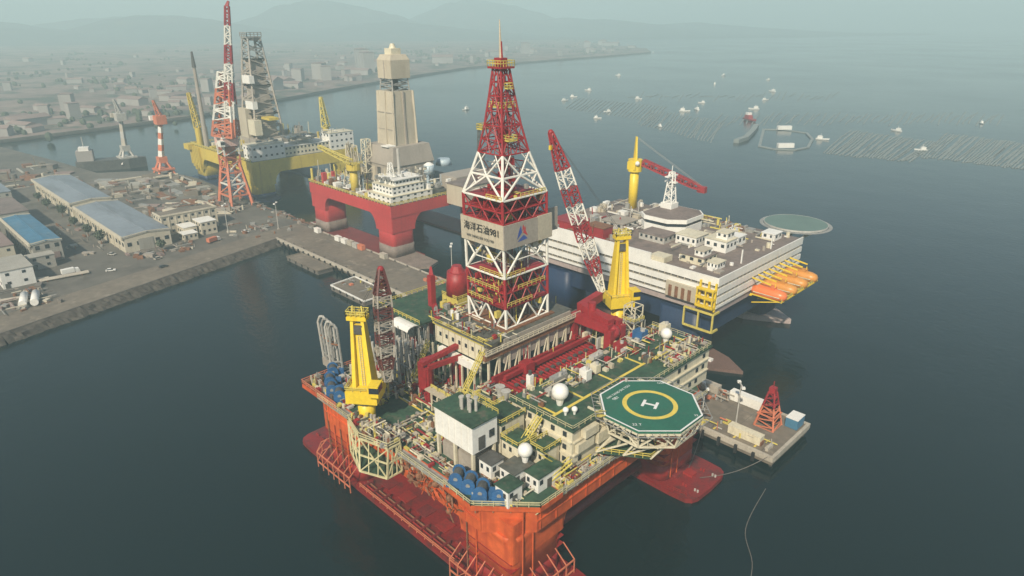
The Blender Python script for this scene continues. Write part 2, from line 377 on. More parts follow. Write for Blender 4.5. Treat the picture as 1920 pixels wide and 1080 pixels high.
# ------------------------------------------------------------ mussel rafts, fish pens and boats out on the bay
def raft_line(p, q, lab):
    a = ground(*p); b = ground(*q); va, vb = Vector((a[0],a[1],.25)), Vector((b[0],b[1],.25)); L = (vb-va).length
    m = MB(); k = max(4, int(L/9)); d = (vb-va).normalized(); nn = Vector((-d.y, d.x, 0)); bw = R.uniform(-2.2,2.2); pts = [va.lerp(vb, i/k) + nn*(bw*math.sin(math.pi*i/k) + R.uniform(-.35,.35)) for i in range(k+1)]
    for i in range(k+1):
        m.cbox(pts[i].x, pts[i].y, 0, R.uniform(.9,1.6), 1.3, .6, .78)
        if i: m.bar(pts[i-1], pts[i], 1.0, .4)
    o = m.build('mussel_line', 'net_dark'); tag(o, 'thin floating mussel line ' + lab, 'mussel line', 'mussel lines ' + lab)
for i in range(23): raft_line((1196+i*6.2, 232+i*1.6+R.uniform(-2,2)), (1222+i*6.2, 206+i*1.05+R.uniform(-2,2)), 'left of the fish pen')
for i in range(34): raft_line((1545+i*5, 288+i*.45+R.uniform(-2,2)), (1596+i*5, 244+i*.75+R.uniform(-2,2)), 'just right of the fish pen')
for i in range(40): raft_line((1722+i*5.2, 294+i*.6+R.uniform(-2,2)), (1772+i*5.2, 250+i*.7+R.uniform(-2,2)), 'at the right edge of the bay')
for i in range(24): raft_line((1060+i*7, 204+i*1.0), (1088+i*7, 184+i*.7), 'in the faint rows right of the derrick')
for i in range(44): raft_line((1335+i*12.4+R.uniform(-3,3), 232+R.uniform(-4,4)), (1352+i*12.4+R.uniform(-3,3), 214+R.uniform(-4,4)), 'in the thin band beyond the fish pen')
for i in range(30): raft_line((1180+i*13+R.uniform(-4,4), 186+R.uniform(-5,5)), (1192+i*13+R.uniform(-4,4), 176+R.uniform(-5,5)), 'in the faintest far band of the bay')
bm_ = MB(); bm_.loft([[(-6,-1.4,.1),(-6,1.4,.1),(-6,1.9,1.5),(-6,-1.9,1.5)],[(2,-1.6,.1),(2,1.6,.1),(2,2.1,1.6),(2,-2.1,1.6)],[(7,-.1,.6),(7,.1,.6),(7.5,.15,2.3),(7.5,-.15,2.3)]])
bm_.box(-4.5,-1.4,1.4,.5,1.4,4.0); bm_.box(-3.6,-1.5,4.0,-.6,1.5,4.4); bm_.bar((-1.5,0,4.4),(-1.5,0,7),.25)
boat0 = bm_.build('fishing_boat', 'white', origin=(0,0,0))
BO = [(1059,189),(1075,182),(1103,170),(1159,142),(1197,186),(1120,222),(1139,210),(1238,238),(1283,209),(1306,206),(1316,193),(1340,158),(1356,142),(1440,150),(1448,172),(1435,188),(1414,205),(1541,262),(1681,246),(1841,232),(1727,282),(1247,80),(1224,98),(873,206)]
for i, (x, y) in enumerate(BO):
    o = boat0 if i == 0 else boat0.copy()
    if i: C.objects.link(o)
    a, b = ground(x, y); o.location = (a, b, -.2); o.rotation_euler = (0,0,R.uniform(0,6.28)); k = R.uniform(.8,1.2); o.scale = (k,k,k)
    lb = 'small white boat ' + ('alone left of the derrick tip' if x < 900 else 'far out beyond the shore end' if y < 120 else 'in the string right of the derrick' if x < 1210 else 'among the rows left of the fish pen' if x < 1320 else 'in the line leading to the red work boat' if x < 1460 else 'among the lines right of the fish pen'); tag(o, lb, 'boat', lb.replace('boat','boats'))
# pen ring
a, b = ground(1470, 261)
pr = thing('fish_pen', 'dark rounded floating fish pen with two white huts', 'fish pen', (a, b, 0))
pts = [Vector(ground(x, y) + (.4,)) for x, y in [(1424,275),(1450,280),(1490,282),(1515,277),(1523,262),(1512,250),(1470,244),(1432,243)]]
m = MB()
for i in range(len(pts)): m.bar(pts[i], pts[(i+1)%len(pts)], 3.0, 1.2)
m.build('float_ring', 'net_dark', pr)
for x, y in ((1470,244),(1472,278)):
    c = ground(x, y); MB().cbox(c[0],c[1],.8,5,17,4.5,-.75).build('hut', 'white', pr)
m = MB(); q = [ground(x,y)+(0.9,) for x, y in ((1380,268),(1398,262),(1412,248),(1418,238))]; m.path(q, 6)
tag(m.build('mooring_boom', 'net_dark'), 'dark curved floating boom beside the fish pen', 'boom')
rb = thing('work_barge', 'red and white work boat beside the fish pen', 'boat', ground(1406,226)+(0,), rz=-.6)
MB().add(bm_.v, bm_.f).build('hull', 'derrick_red', rb, origin=(0,0,0)).scale = (2.2,2.2,1.6)
for o in rb.children: o.location = (0,0,0)
o = MB().box(-8,-3,3,-2,3,10).build('cabin', 'white', rb, origin=(0,0,0)); o.location = (0,0,0)
# ------------------------------------------------------------ the orange drilling rig
RIG = thing('drilling_rig', 'large orange drilling rig with a tall red and white derrick in front of the pier', 'drilling rig', (-126,126.5,0))
X0, X1, Y0, Y1, ZD = -168., -84., 83., 170., 29.
COLX, COLY = (-158., -95.), (95., 158.)
# pontoons
for yc in COLY:
    po = []
    for xe, sg in ((-76.5, 1), (-182.5, -1)):
        for i in range(9):
            a = rad(-90 + 180*i/8) if sg > 0 else rad(90 + 180*i/8)
            po.append((xe - sg*6 + sg*7.5*abs(math.cos(a))**.45, yc + (10.5 if math.sin(a) > 0 else -10.5)*abs(math.sin(a))**.45))
    pn = MB().prism(po, -7, 1.4).build('pontoon', 'pont_red', RIG)
    for xe in (-77.6, -81.5, -178, -181):
        for dy in (-5, 5): MB().cyl(xe, yc+dy, 1.4, 2.1, .3, 8).cyl(xe+.9, yc+dy, 1.4, 2.1, .3, 8).build('bollard', 'hull_red' if xe < -80 else 'pipe_grey', pn)
    for xe, dy in ((-90,-5),(-90,4),(-84,1)): MB().box(xe-2.6,yc+dy-1.4,1.4,xe+2.6,yc+dy+1.4,2.0).build('hatch', 'hull_red', pn)
    MB().box(-103,yc-4,1.4,-84.5,yc+4,2.1).build('top_plate', 'boot_red', pn)
    MB().rail([(-84,yc-9.6,1.4),(-78,yc-9,1.4)], 1.2, 2).build('hand_rail', 'hull_red', pn)
    if yc < 120:
        for y in (yc-8.6, yc-7.4): MB().bar((-148,y,2.0),(-105,y,2.0),.5,n=6).build('pontoon_pipe', 'hull_red' if y < yc-8 else 'rust', pn)
        for k in range(10): MB().box(-147+k*4.4,yc-9.8,1.4,-146.4+k*4.4,yc-6.4,2.6).build('pipe_saddle', 'boot_red', pn)
        for k in range(5): MB().box(-145+k*8.5,yc-5,1.4,-141+k*8.5,yc-1,1.75).build('doubler_plate', 'hull_red' if k % 2 else 'boot_red', pn)
        MB().rail([(-148,yc-10.1,1.4),(-104,yc-10.1,1.4)],1.5,3.2,.2).build('hand_rail', 'quay_red', pn)
# columns with bilge-red foot and flared head
for xc in COLX:
    for yc in COLY:
        rings = []
        for z, s in ((1,9),(6.5,9)): rings.append([(p[0],p[1],z) for p in rrect(xc-s,yc-s,xc+s,yc+s,3.2)])
        MB().loft(rings).build('column_foot', 'hull_red', RIG, smooth=True)
        rings = []
        for z, s in ((6.5,8.95),(14,8.95),(16.5,9.1),(18.5,9.3),(20.3,9.6)): rings.append([(p[0],p[1],z) for p in rrect(xc-s,yc-s,xc+s,yc+s,3.2)])
        col = MB().loft(rings).build('column', 'hull_orange', RIG, smooth=True)
        MB().prism(rrect(xc-9.12,yc-9.12,xc+9.12,yc+9.12,.8,3), 12.9, 24.2).build('column_head', 'hull_orange', RIG)
        # chain leads and ladders down the outer faces
        sx = -1 if xc < -120 else 1; sy = -1 if yc < 120 else 1
        for k in range(4 if yc < 120 and xc < -120 else 2):
            x = xc - 6 + k*3.4; m = MB(); m.bar((x, yc+sy*9.5, 2.5),(x, yc+sy*9.5, 27), .38, n=6)
            for z in range(5, 26, 4): m.box(x-.35, yc+sy*9.0-.3, z, x+.35, yc+sy*9.0+.3, z+.5)
            m.build('chain_pipe', 'hull_orange' if k % 2 else 'rust', col)
            y = yc - 6 + k*3.4; m = MB(); m.bar((xc+sx*9.5, y, 2.5),(xc+sx*9.5, y, 27), .38, n=6); m.build('chain_pipe', 'hull_orange', col)
        for k in range(3): # draught-mark rubbing strips
            MB().box(xc-8.9, yc-9.2, 8+k*2.4, xc+8.9, yc+9.2, 8.25+k*2.4).build('rubbing_strip', 'hull_red', col)
        # fairlead guard cages at the water
        if (xc, yc) not in ((-158.,95.),(-95.,95.)): continue
        cg = MB()
        for lv in (2.2, 5.5):
            cg.path([(xc+sx*9,yc+sy*12.8,lv),(xc-sx*9,yc+sy*12.8,lv)], .3); cg.path([(xc+sx*12.8,yc+sy*9,lv),(xc+sx*12.8,yc-sy*9,lv)], .3); cg.path([(xc+sx*9,yc+sy*12.8,lv),(xc+sx*12.8,yc+sy*9,lv)], .3)
        for k in range(7):
            u = -9 + 3*k
            cg.bar((xc+u,yc+sy*12.8,.2),(xc+u,yc+sy*12.8,5.5),.24).bar((xc+sx*12.8,yc+u,.2),(xc+sx*12.8,yc+u,5.5),.24)
            cg.bar((xc+u,yc+sy*12.8,5.5),(xc+u,yc+sy*9,8.5),.22).bar((xc+sx*12.8,yc+u,5.5),(xc+sx*9,yc+u,8.5),.22)
            if k % 2: cg.bar((xc+u,yc+sy*12.8,2.2),(xc+u+3,yc+sy*12.8,5.5),.18)
        cg.build('fairlead_guard', 'quay_red', col)
# horizontal braces between the pontoons
for xc in COLX:
    MB().bar((xc,102,4),(xc,151,4),3.0,n=10).build('cross_brace', 'boot_red', RIG, smooth=True)
# deck box: a chamfered plate box with arched sides between the columns
ch = 9
OUT = [(X0+ch,Y0),(X1-ch,Y0),(X1,Y0+ch),(X1,Y1-ch),(X1-ch,Y1),(X0+ch,Y1),(X0,Y1-ch),(X0,Y0+ch)]
hull = MB().prism(OUT, 20.2, ZD).build('deck_box', 'hull_orange', RIG)
def arch(u0, u1):
    pts = [(u0, 24), (u0, 20.2)]; lo, hi = u0 + 18, u1 - 18
    pts += [(u0, 13)] + [(lo, 13)] + [(lo + 8 - 8*math.cos(rad(a)), 13 + 7.4*math.sin(rad(a))) for a in (15,30,45,60,75,90)]
    pts += [(hi - 8 + 8*math.sin(rad(a)), 13 + 7.4*math.cos(rad(a))) for a in (0,15,30,45,60,75)] + [(hi, 13), (u1, 13), (u1, 24)]
    return pts
for d0, d1 in ((86.2, 89), (164, 166.8)): MB().slab(arch(-167+1, -86), 'y', d0, d1).build('arched_girder', 'hull_orange', RIG)
for d0, d1 in ((-166.8, -164), (-89, -86.2)): MB().slab(arch(86, 167), 'x', d0, d1).build('arched_girder', 'hull_orange', RIG)
# plate seams and welded stiffeners proud of the hull side
for k in range(13):
    x = X0 + ch + 1 + k*5.4; MB().box(x, Y0-.22, 20.6, x+.3, Y0+.1, ZD-.4).build('stiffener', 'hull_orange', hull)
    y = Y0 + ch + 1 + k*5.5; MB().box(X1-.1, y, 20.6, X1+.22, y+.3, ZD-.4).build('stiffener', 'hull_orange', hull)
for z in (23.2, 26.2):
    MB().box(X0+ch, Y0-.3, z, X1-ch, Y0, z+.35).build('rubbing_strip', 'hull_orange', hull); MB().box(X1, Y0+ch, z, X1+.3, Y1-ch, z+.35).build('rubbing_strip', 'hull_orange', hull)
for k in range(3): MB().box(-124+k*4.2, Y0-.36, 24.5, -122+k*4.2, Y0-.02, 26.2).build('hull_patch', 'cream', hull)
# main deck and its walkways
deck = MB().prism([(p[0]*.997-.38, p[1]*.997+.38) for p in OUT], ZD-.05, ZD+.12).build('main_deck', 'deck_green', RIG)
WK = [(X0+ch-.5,Y0-2.2),(X1-ch+.5,Y0-2.2),(X1+2.2,Y0+ch-.5),(X1+2.2,Y1-ch+.5)]
m = MB()
for p, q in zip(WK, WK[1:]):
    d = (Vector(q)-Vector(p)).normalized(); nn = Vector((d.y,-d.x)); 
    m.add([(p[0],p[1],ZD-.6),(q[0],q[1],ZD-.6),(q[0]-nn.x*2.6,q[1]-nn.y*2.6,ZD-.6),(p[0]-nn.x*2.6,p[1]-nn.y*2.6,ZD-.6),(p[0],p[1],ZD-.3),(q[0],q[1],ZD-.3),(q[0]-nn.x*2.6,q[1]-nn.y*2.6,ZD-.3),(p[0]-nn.x*2.6,p[1]-nn.y*2.6,ZD-.3)],[(3,2,1,0),(4,5,6,7),(0,1,5,4),(1,2,6,5),(2,3,7,6),(3,0,4,7)])
wk = m.build('walkway', 'steel', RIG)
MB().rail([(p[0],p[1],ZD-.3) for p in WK], 1.3, 2.6, .11).build('hand_rail', 'rail_pale', wk)
m = MB()
for p, q in zip(WK, WK[1:]):
    p = Vector(p); q = Vector(q); d = (q-p).normalized(); nn = Vector((d.y,-d.x)); L = (q-p).length
    for k in range(int(L/4)+1):
        c = p + d*(k*4); m.bar((c.x,c.y,ZD-.6),(c.x-nn.x*2.1,c.y-nn.y*2.1,ZD-3.4),.22)
m.build('walkway_bracket', 'rail_pale', wk, kind='stuff')
# clusters of rusty hoses and valves hung on the near side
hs = MB(); rr = random.Random(3)
for k in range(46):
    x = rr.uniform(-119, -99); z = rr.uniform(21.5, 28); y = Y0 - rr.uniform(.4, 2.2)
    x2, z2 = x + rr.uniform(-2.5,2.5), z + rr.uniform(-2.5,1.5); hs.bar((x,y,z),(x2,y-rr.uniform(0,.6),z2), rr.uniform(.25,.5), n=5)
    if k % 4 == 0: hs.sph(x, y, z, rr.uniform(.5,1.0), 8, 6)
hs.build('hose_station', 'rust', RIG, kind='stuff')
hs = MB()
for k in range(24):
    x = rr.uniform(-118, -98); z = rr.uniform(22.5, 28); y = Y0 - rr.uniform(.8, 2.4); hs.bar((x,y,z),(x+rr.uniform(-2,2),y,z-rr.uniform(0,3)), .28, n=5)
hs.build('hose_station', 'hull_orange', RIG, kind='stuff')

# corner winch platforms
def winch_platform(poly, edge): 
    pf = MB().prism(poly, ZD-.9, ZD+.35).build('winch_platform', 'hull_orange', RIG)
    MB().prism([( (p[0]*.97+edge[0]*.03), (p[1]*.97+edge[1]*.03)) for p in poly], ZD+.3, ZD+.42).build('platform_plating', 'deck_green', pf)
    return pf
pfl = winch_platform([(-168.5,81),(-150,81),(-150,90),(-160,99),(-168.5,99)], (-160,90)); MB().rail([(-150,81,ZD+.3),(-168.5,81,ZD+.3),(-168.5,99,ZD+.3)],1.5,2.4,.2).build('hand_rail', 'quay_red', pfl)
pfn = winch_platform([(-103,80.6),(-93,80),(-81.6,90.5),(-81.6,98),(-90,98),(-103,90)], (-93,89)); MB().rail([(-103,80.6,ZD+.4),(-93,80,ZD+.4),(-81.6,90.5,ZD+.4),(-81.6,98,ZD+.4)],1.4,2.4,.13).build('hand_rail', 'rail_pale', pfn)
WIN = None
def winch(x, y, rz, label):
    global WIN
    if WIN is None:
        WIN = thing('anchor_winch', label, 'winch', (0,0,0), 'blue anchor winches on the rig corners')
        for s in (-1, 1):
            MB().bar((0,s*1.5,1.9),(0,s*1.85,1.9),3.2,n=16).build('flange', 'winch_blue', WIN); MB().box(-1.6,s*1.95-.2,0,1.6,s*1.95+.2,1.6).build('bearing_frame', 'winch_blue', WIN)
            MB().bar((0,s*1.86,1.9),(0,s*2.02,1.9),1.0,n=10).build('hub_cap', 'steel', WIN)
        MB().bar((0,-1.5,1.9),(0,1.5,1.9),2.3,n=14).build('drum', 'steel_dark', WIN); MB().box(1.7,-1,0,3.2,1,1.9).build('motor', 'winch_blue', WIN)
        MB().ring(0,0,0,0,0,0,4) if False else None
        MB().box(-2.3,-2.2,-.25,3.4,2.2,.05).build('skid', 'winch_blue', WIN)
        o = WIN
    else: o = put(WIN, (0,0,0), label=label)
    o.location = (x, y, ZD+.7); o.rotation_euler = (0,0,rz); return o
LW = ['blue anchor winch at the outermost left corner of the orange rig','second blue anchor winch from the left corner of the orange rig','third blue anchor winch from the left corner of the orange rig','blue anchor winch nearest the yellow crane on the left corner']
for (x, y), l in zip(((-166,90),(-161.5,86.3),(-157,84.2),(-152.7,84)), LW): winch(x, y, rad(60), l)
LN = ['lone blue winch at the end of the near corner platform','blue anchor winch second on the near corner platform','middle blue anchor winch on the near corner platform','blue anchor winch beside the small white cabin on the near corner']
for (x, y), l in zip(((-101.2,83.4),(-97.5,83.9),(-93.6,84),(-90,86.4)), LN): winch(x, y, rad(35), l)
# crane-foot truss gallery under the left crane
gal = MB().prism([(-138,77.5),(-129,74.4),(-121.5,77.5),(-121.5,82.4),(-138,82.4)], 22.4, 22.7).build('truss_gallery', 'deck_green', RIG)
m = MB(); b_ = [(-138,82,22.7),(-138,77.5,22.7),(-129,74.4,22.7),(-121.5,77.5,22.7),(-121.5,82,22.7)]; t_ = [(-139.5,82,31),(-139.5,78.4,31),(-130.5,76,31),(-121.5,78.4,31),(-121.5,82,31)]
for i in range(5):
    m.bar(b_[i], t_[i], .4)
    if i < 4: m.bar(b_[i], b_[i+1], .4).bar(t_[i], t_[i+1], .4).bar(b_[i], t_[i+1], .28).bar(t_[i], b_[i+1], .26).bar([(b_[i][k]+t_[i][k])/2 for k in range(3)],[(b_[i+1][k]+t_[i+1][k])/2 for k in range(3)],.35)

for i in range(4):
    for t in (.33,.67): u_ = Vector(b_[i]).lerp(Vector(b_[i+1]),t); v_ = Vector(t_[i]).lerp(Vector(t_[i+1]),t); m.bar(u_, v_, .25)
m.build('truss', 'rail_pale', gal)
MB().prism([p[:2] for p in t_], 30.9, 31.1).build('upper_floor', 'deck_dark', gal); MB().rail(t_[0:5],1.6,2.2,.18).build('hand_rail', 'rail_pale', gal)

# ------------------------------------------------------------ accommodation block on the near-right side
ACC = MB().box(-106,106,ZD+.1,-86,168,39.8).build('quarters', 'cream', RIG)
MB().box(-106.6,105.4,39.8,-85.4,168.6,40.3).build('roof_deck', 'deck_green', ACC)
MB().rail([(-106.4,105.6,40.3),(-85.6,105.6,40.3),(-85.6,168,40.3),(-106,168,40.3)],1.3,2.2,.11).build('hand_rail', 'rail_pale', ACC)
for x, w_ in ((-93.6,.8),): MB().box(x,107,40.3,x+w_,166,40.34).build('walkway_line', 'mark_yellow', ACC)
for y in (108,118.5,131,144): MB().box(-99,y,40.3,-93.6,y+.7,40.338).build('walkway_line', 'mark_yellow', ACC)
# storeys of the quarters: ledges, windows, doors and cladding on the +x face
for z in (32.8, 36.4): MB().box(-86,106.2,z,-85.4,167.5,z+.35).build('ledge', 'cream', ACC); MB().box(-105.8,105.4,z,-86,106,z+.35).build('ledge', 'cream', ACC)
for fl in range(3):
    for k in range(18):
        if (k*7+fl*5) % 4 > 1: continue
        y = 108.4 + k*3.3; MB().box(-86.0,y,30.5+fl*3.5,-85.8,y+1.1,31.7+fl*3.5).build('window', 'glass', ACC)
    for k in range(5): x = -104 + k*3.8; MB().box(x,105.8,30.5+fl*3.5,x+1.1,106,31.8+fl*3.5).build('window', 'glass', ACC)
for (y, z, dy, dz, dx) in ((107,33.6,6,2.4,1.1),(114,33.2,5,3,1.6),(120,36.8,7,2.5,1.2),(109,37,5,2.2,1.6),(117,29.6,6,2.6,2.2),(127,33,6,3,1.4),(124,29.6,5,3,1.5)):
    MB().box(-85.9,y,z,-85.9+dx,y+dy,z+dz).build('wall_cabinet', 'cream', ACC)
def stairs(p, q, w_, name='stairs', mt='rail_yellow', parent=RIG):
    p = Vector(p); q = Vector(q); d = (q-p); nn = Vector((d.y,-d.x,0)).normalized()*w_/2; m = MB()
    for s in (-1,1): m.bar(p+nn*s, q+nn*s, .3); m.bar(p+nn*s+Vector((0,0,1.2)), q+nn*s+Vector((0,0,1.2)), .16)
    k = max(4, int(d.length/.8))
    for i in range(k+1): c = p + d*(i/k); m.bar(c-nn, c+nn, .3, .1)
    return m.build(name, mt, parent)
stairs((-88,105,29.2),(-88,98,36),1.4); stairs((-95,104.5,40.2),(-95,98,35),1.4); stairs((-103.5,104.8,36),(-98,104.8,29.5),1.3); stairs((-86.4,96,29.4),(-84.6,104,33),1.2); stairs((-100,101,29.2),(-94,101,33.5),1.3)
# white control cabin on legs, green roof
wb = thing('control_cabin', 'big white cabin with green roof standing on legs at the near deck edge', 'cabin', (-106.7,91,ZD+.1))
MB().box(-113.6,87.2,35.6,-100,95,43).build('body', 'white', wb)
MB().box(-114,86.8,43,-99.6,95.4,43.35).build('roof', 'deck_green', wb)
for k in range(6): MB().box(-113.2+k*2.3,87.05,35.9,-113.05+k*2.3,87.2,42.8).build('wall_rib', 'white', wb)
for x in (-113.2,-107,-100.6):
    for y in (87.8,94.4): MB().bar((x,y,ZD+.1),(x,y,35.6),.7).build('leg', 'cream', wb)
MB().box(-100.05,89,36,-99.85,91,39.5).build('door', 'steel_dark', wb); MB().box(-100.05,92.4,38,-99.85,94,40).build('window', 'glass', wb)
MB().box(-112.5,88.4,ZD+.1,-101.5,94,33.2).build('lower_room', 'tan_grey', wb)
for k, (x, y, h) in enumerate(((-108.4,91.2,2.4),(-107.4,90.6,3.2),(-106,91.5,3.6),(-105,91,2.8),(-104.4,92.4,3.4))): MB().cyl(x,y,43.35,43.35+h,.38,8).cyl(x,y,43.3+h,43.7+h,.6,8).build('vent_pipe', 'pipe_grey', wb)
MB().rail([(-113.8,95.2,43.3),(-99.8,95.2,43.3)],1.2,2,.14).build('hand_rail', 'rail_yellow', wb)
# stepped cabins between the white cabin and the quarters: (x0,y0,x1,y1,z0,z1,wall,roof,label)
CAB = [(-99.4,88.6,-95.4,92.6,29.1,34.4,'white','steel_dark','small white cabin with dark roof beside the big white cabin'),
 (-94.4,90.5,-89.6,96.4,29.1,33.8,'white','deck_dark','white cabin under the low satellite dome'),
 (-89.2,93.6,-85.2,101.4,29.1,33.4,'white','deck_green','low white cabin with green roof at the orange deck edge'),
 (-90.6,85.4,-86.6,89.8,29.1,33.6,'white','deck_green','white cabin with open doors at the near corner of the orange rig'),
 (-99,95.6,-93.6,101.4,29.1,36.6,'cream','deck_green','cream cabin with green roof in front of the quarters'),
 (-107.5,96.5,-100.4,104.6,29.1,39.2,'cream','deck_green','tall cream cabin with green roof and yellow railing behind the white cabin'),
 (-93.2,99.6,-89.2,105.2,29.1,35.4,'cream','deck_green','cream stair cabin joined to the quarters wall')]
for x0,y0,x1,y1,z0,z1,wm,rm,lab in CAB:
    c = thing('deck_cabin', lab, 'cabin', ((x0+x1)/2,(y0+y1)/2,z0), 'cabins on the near deck of the orange rig')
    MB().box(x0,y0,z0,x1,y1,z1).build('body', wm, c); MB().box(x0-.3,y0-.3,z1,x1+.3,y1+.3,z1+.25).build('roof', rm, c)
    ym = (y0+y1)/2; MB().box(x1-.05,ym-.9,z0+.1,x1+.09,ym+.6,z0+2.7).build('door', 'steel_dark', c); MB().box(x1-.05,y0+.5,z1-2,x1+.08,y0+1.5,z1-.8).build('window', 'glass', c)
    for k in range(int((x1-x0)/2)): MB().box(x0+.5+k*2,y0-.08,z1-2.2,x0+1.3+k*2,y0+.05,z1-1).build('window', 'glass', c)
    if z1 > 34.5: MB().rail([(x0-.2,y1+.2,z1+.2),(x0-.2,y0-.2,z1+.2),(x1+.2,y0-.2,z1+.2),(x1+.2,y1+.2,z1+.2)],1.3,1.8,.16).build('hand_rail', 'rail_yellow', c)
# satellite domes
for x, y, z, r, lab in ((-95.5,112.3,40.3,2.15,'large white satellite dome on the green quarters roof'),(-91.3,95.6,33.9,1.75,'white satellite dome on a short post among the near cabins'),(-96,160,40.3,1.7,'white satellite dome at the far end of the quarters roof'),(-91.3,109.6,40.3,.75,'first of two tiny white domes above the cream stairwell'),(-90,111.4,40.3,.75,'second of two tiny white domes above the cream stairwell')):
    d = thing('satellite_dome', lab, 'dome', (x,y,z), 'satellite domes on the orange rig')
    zc = z + r*.9 + (1.7 if r > 1 else .8)
    MB().sph(x,y,zc,r,20,14).build('radome', 'white', d, smooth=True); MB().cyl(x,y,z,zc-r*.8,r*.35,10,r*.55).build('pedestal', 'white', d)

# helideck
hx, hy, hz_ = -78.2, 125.8, 42.0
HD = thing('helideck', 'green octagonal helideck with yellow circle and white letter H on the orange rig', 'helideck', (hx,hy,hz_-3))
def octa(r, off=22.5): return [(hx + r*math.cos(rad(off+45*i)), hy + r*math.sin(rad(off+45*i))) for i in range(8)]
MB().prism(octa(12.7), hz_-.7, hz_).build('landing_deck', 'heli_green', HD)
oc = octa(12.7); ic = octa(12.25); m = MB()
for i in range(8):
    j = (i+1)%8; m.add([(oc[i][0],oc[i][1],hz_+.004),(oc[j][0],oc[j][1],hz_+.004),(ic[j][0],ic[j][1],hz_+.004),(ic[i][0],ic[i][1],hz_+.004)],[(0,1,2,3)])
m.build('edge_line', 'mark_white', HD)
MB().ring(hx,hy,hz_,5.6,6.7,.006,64).build('landing_circle', 'mark_yellow', HD)
m = MB(); e = Vector((math.cos(rad(45)),math.sin(rad(45)),0)); 
def hb(u0,v0,u1,v1):  # helideck marking box, rotated so that it reads from the far side as painted
    A = rad(20); c, s = math.cos(A), math.sin(A)
    pts = [(u0,v0),(u1,v0),(u1,v1),(u0,v1)]
    m.add([(hx+u*c-v*s, hy+u*s+v*c, hz_+.008) for u, v in pts],[(0,1,2,3)])
hb(-1.9,-1.6,-1.2,1.6); hb(1.2,-1.6,1.9,1.6); hb(-1.2,-.35,1.2,.35)
m.build('letter_h', 'mark_white', HD)
def flat_text(txt, size, loc, rot, m, parent, name, extrude=.003):
    cu = bpy.data.curves.new(name, 'FONT'); cu.body = txt; cu.size = size; cu.align_x = 'CENTER'; cu.align_y = 'CENTER'; cu.extrude = extrude
    o = bpy.data.objects.new(name, cu); C.objects.link(o)
    dg = bpy.context.evaluated_depsgraph_get(); me = bpy.data.meshes.new_from_object(o.evaluated_get(dg)); bpy.data.objects.remove(o)
    me.name = name; me.materials.clear(); me.materials.append(MT[m])
    o = bpy.data.objects.new(name, me); C.objects.link(o); o.parent = parent; o.location = Vector(loc) - wloc(parent); o.rotation_euler = rot; return o
flat_text('HAI YANG SHI YOU', 1.05, (hx-9.0,hy-.6,hz_+.01), (0,0,rad(90)), 'mark_white', HD, 'deck_lettering')
flat_text('981', 1.4, (hx-7.6,hy-3.6,hz_+.01), (0,0,rad(90)), 'mark_white', HD, 'deck_lettering')
flat_text('22 T', 1.2, (hx+3.0,hy-9.6,hz_+.01), (0,0,rad(45)), 'mark_white', HD, 'deck_lettering'); flat_text('D22', 1.0, (hx-4,hy+10.6,hz_+.01), (0,0,rad(45)), 'mark_white', HD, 'deck_lettering'); flat_text('22', 1.0, (hx+10.6,hy+3.6,hz_+.01), (0,0,rad(45)), 'mark_white', HD, 'deck_lettering')
nt_ = octa(14.9); m = MB()
for i in range(8):
    j = (i+1)%8; m.bar((nt_[i][0],nt_[i][1],hz_-.3),(nt_[j][0],nt_[j][1],hz_-.3),.16); 
    for k in range(6):
        t = k/6; a = Vector(oc[i]).lerp(Vector(oc[j]),t); b = Vector(nt_[i]).lerp(Vector(nt_[j]),t); m.bar((a.x,a.y,hz_-.5),(b.x,b.y,hz_-.3),.1)
m.build('safety_net_frame', 'steel', HD)
# truss below: two layers of chords with lacing, down to the hull
m = MB(); lo = octa(11.2)
for i in range(8):
    j = (i+1)%8; u = octa(12.6)
    m.bar((u[i][0],u[i][1],hz_-.9),(u[j][0],u[j][1],hz_-.9),.5); m.bar((lo[i][0],lo[i][1],hz_-5.2),(lo[j][0],lo[j][1],hz_-5.2),.45)
    m.bar((u[i][0],u[i][1],hz_-.9),(lo[i][0],lo[i][1],hz_-5.2),.4); mid = Vector(u[i]).lerp(Vector(u[j]),.5)
    m.bar((mid.x,mid.y,hz_-.9),(lo[i][0],lo[i][1],hz_-5.2),.35).bar((mid.x,mid.y,hz_-.9),(lo[j][0],lo[j][1],hz_-5.2),.35)
    for t in (.25,.75): q = Vector(u[i]).lerp(Vector(u[j]),t); r_ = Vector(lo[i]).lerp(Vector(lo[j]),t); m.bar((q.x,q.y,hz_-.9),(r_.x,r_.y,hz_-5.2),.22)
for k in range(-3,4): m.bar((hx-11,hy+k*3.4,hz_-1.1),(hx+11-abs(k)*1.3,hy+k*3.4,hz_-1.1),.45); m.bar((hx-8,hy+k*2.5,hz_-5.2),(hx+8,hy+k*2.5,hz_-5.2),.3)
m.build('deck_truss', 'cream', HD)
m = MB()
for y in (hy-7.5,hy,hy+7.5): m.bar((hx+4.5,y,hz_-5.2),(-84,y*.8+hy*.2,26),.6); m.bar((hx-2,y,hz_-5.2),(-84,y*.8+hy*.2,26),.5); m.bar((hx+4.5,y,hz_-5.2),(-84,y,35.5),.4)
m.build('support_strut', 'cream', HD, kind='stuff')
MB().prism([(-84,hy-13),(-73,hy-6),(-73,hy-3),(-84,hy+8)], 31.5, 31.8).build('lower_platform', 'deck_green', HD)
m = MB()
for q_ in ((-84,hy-13),(-78.5,hy-9.5),(-73,hy-6),(-73,hy-3),(-78.5,hy+2)): m.bar((q_[0],q_[1],31.8),(min(-70,q_[0]+3),q_[1]+1.5,hz_-5.2),.4)
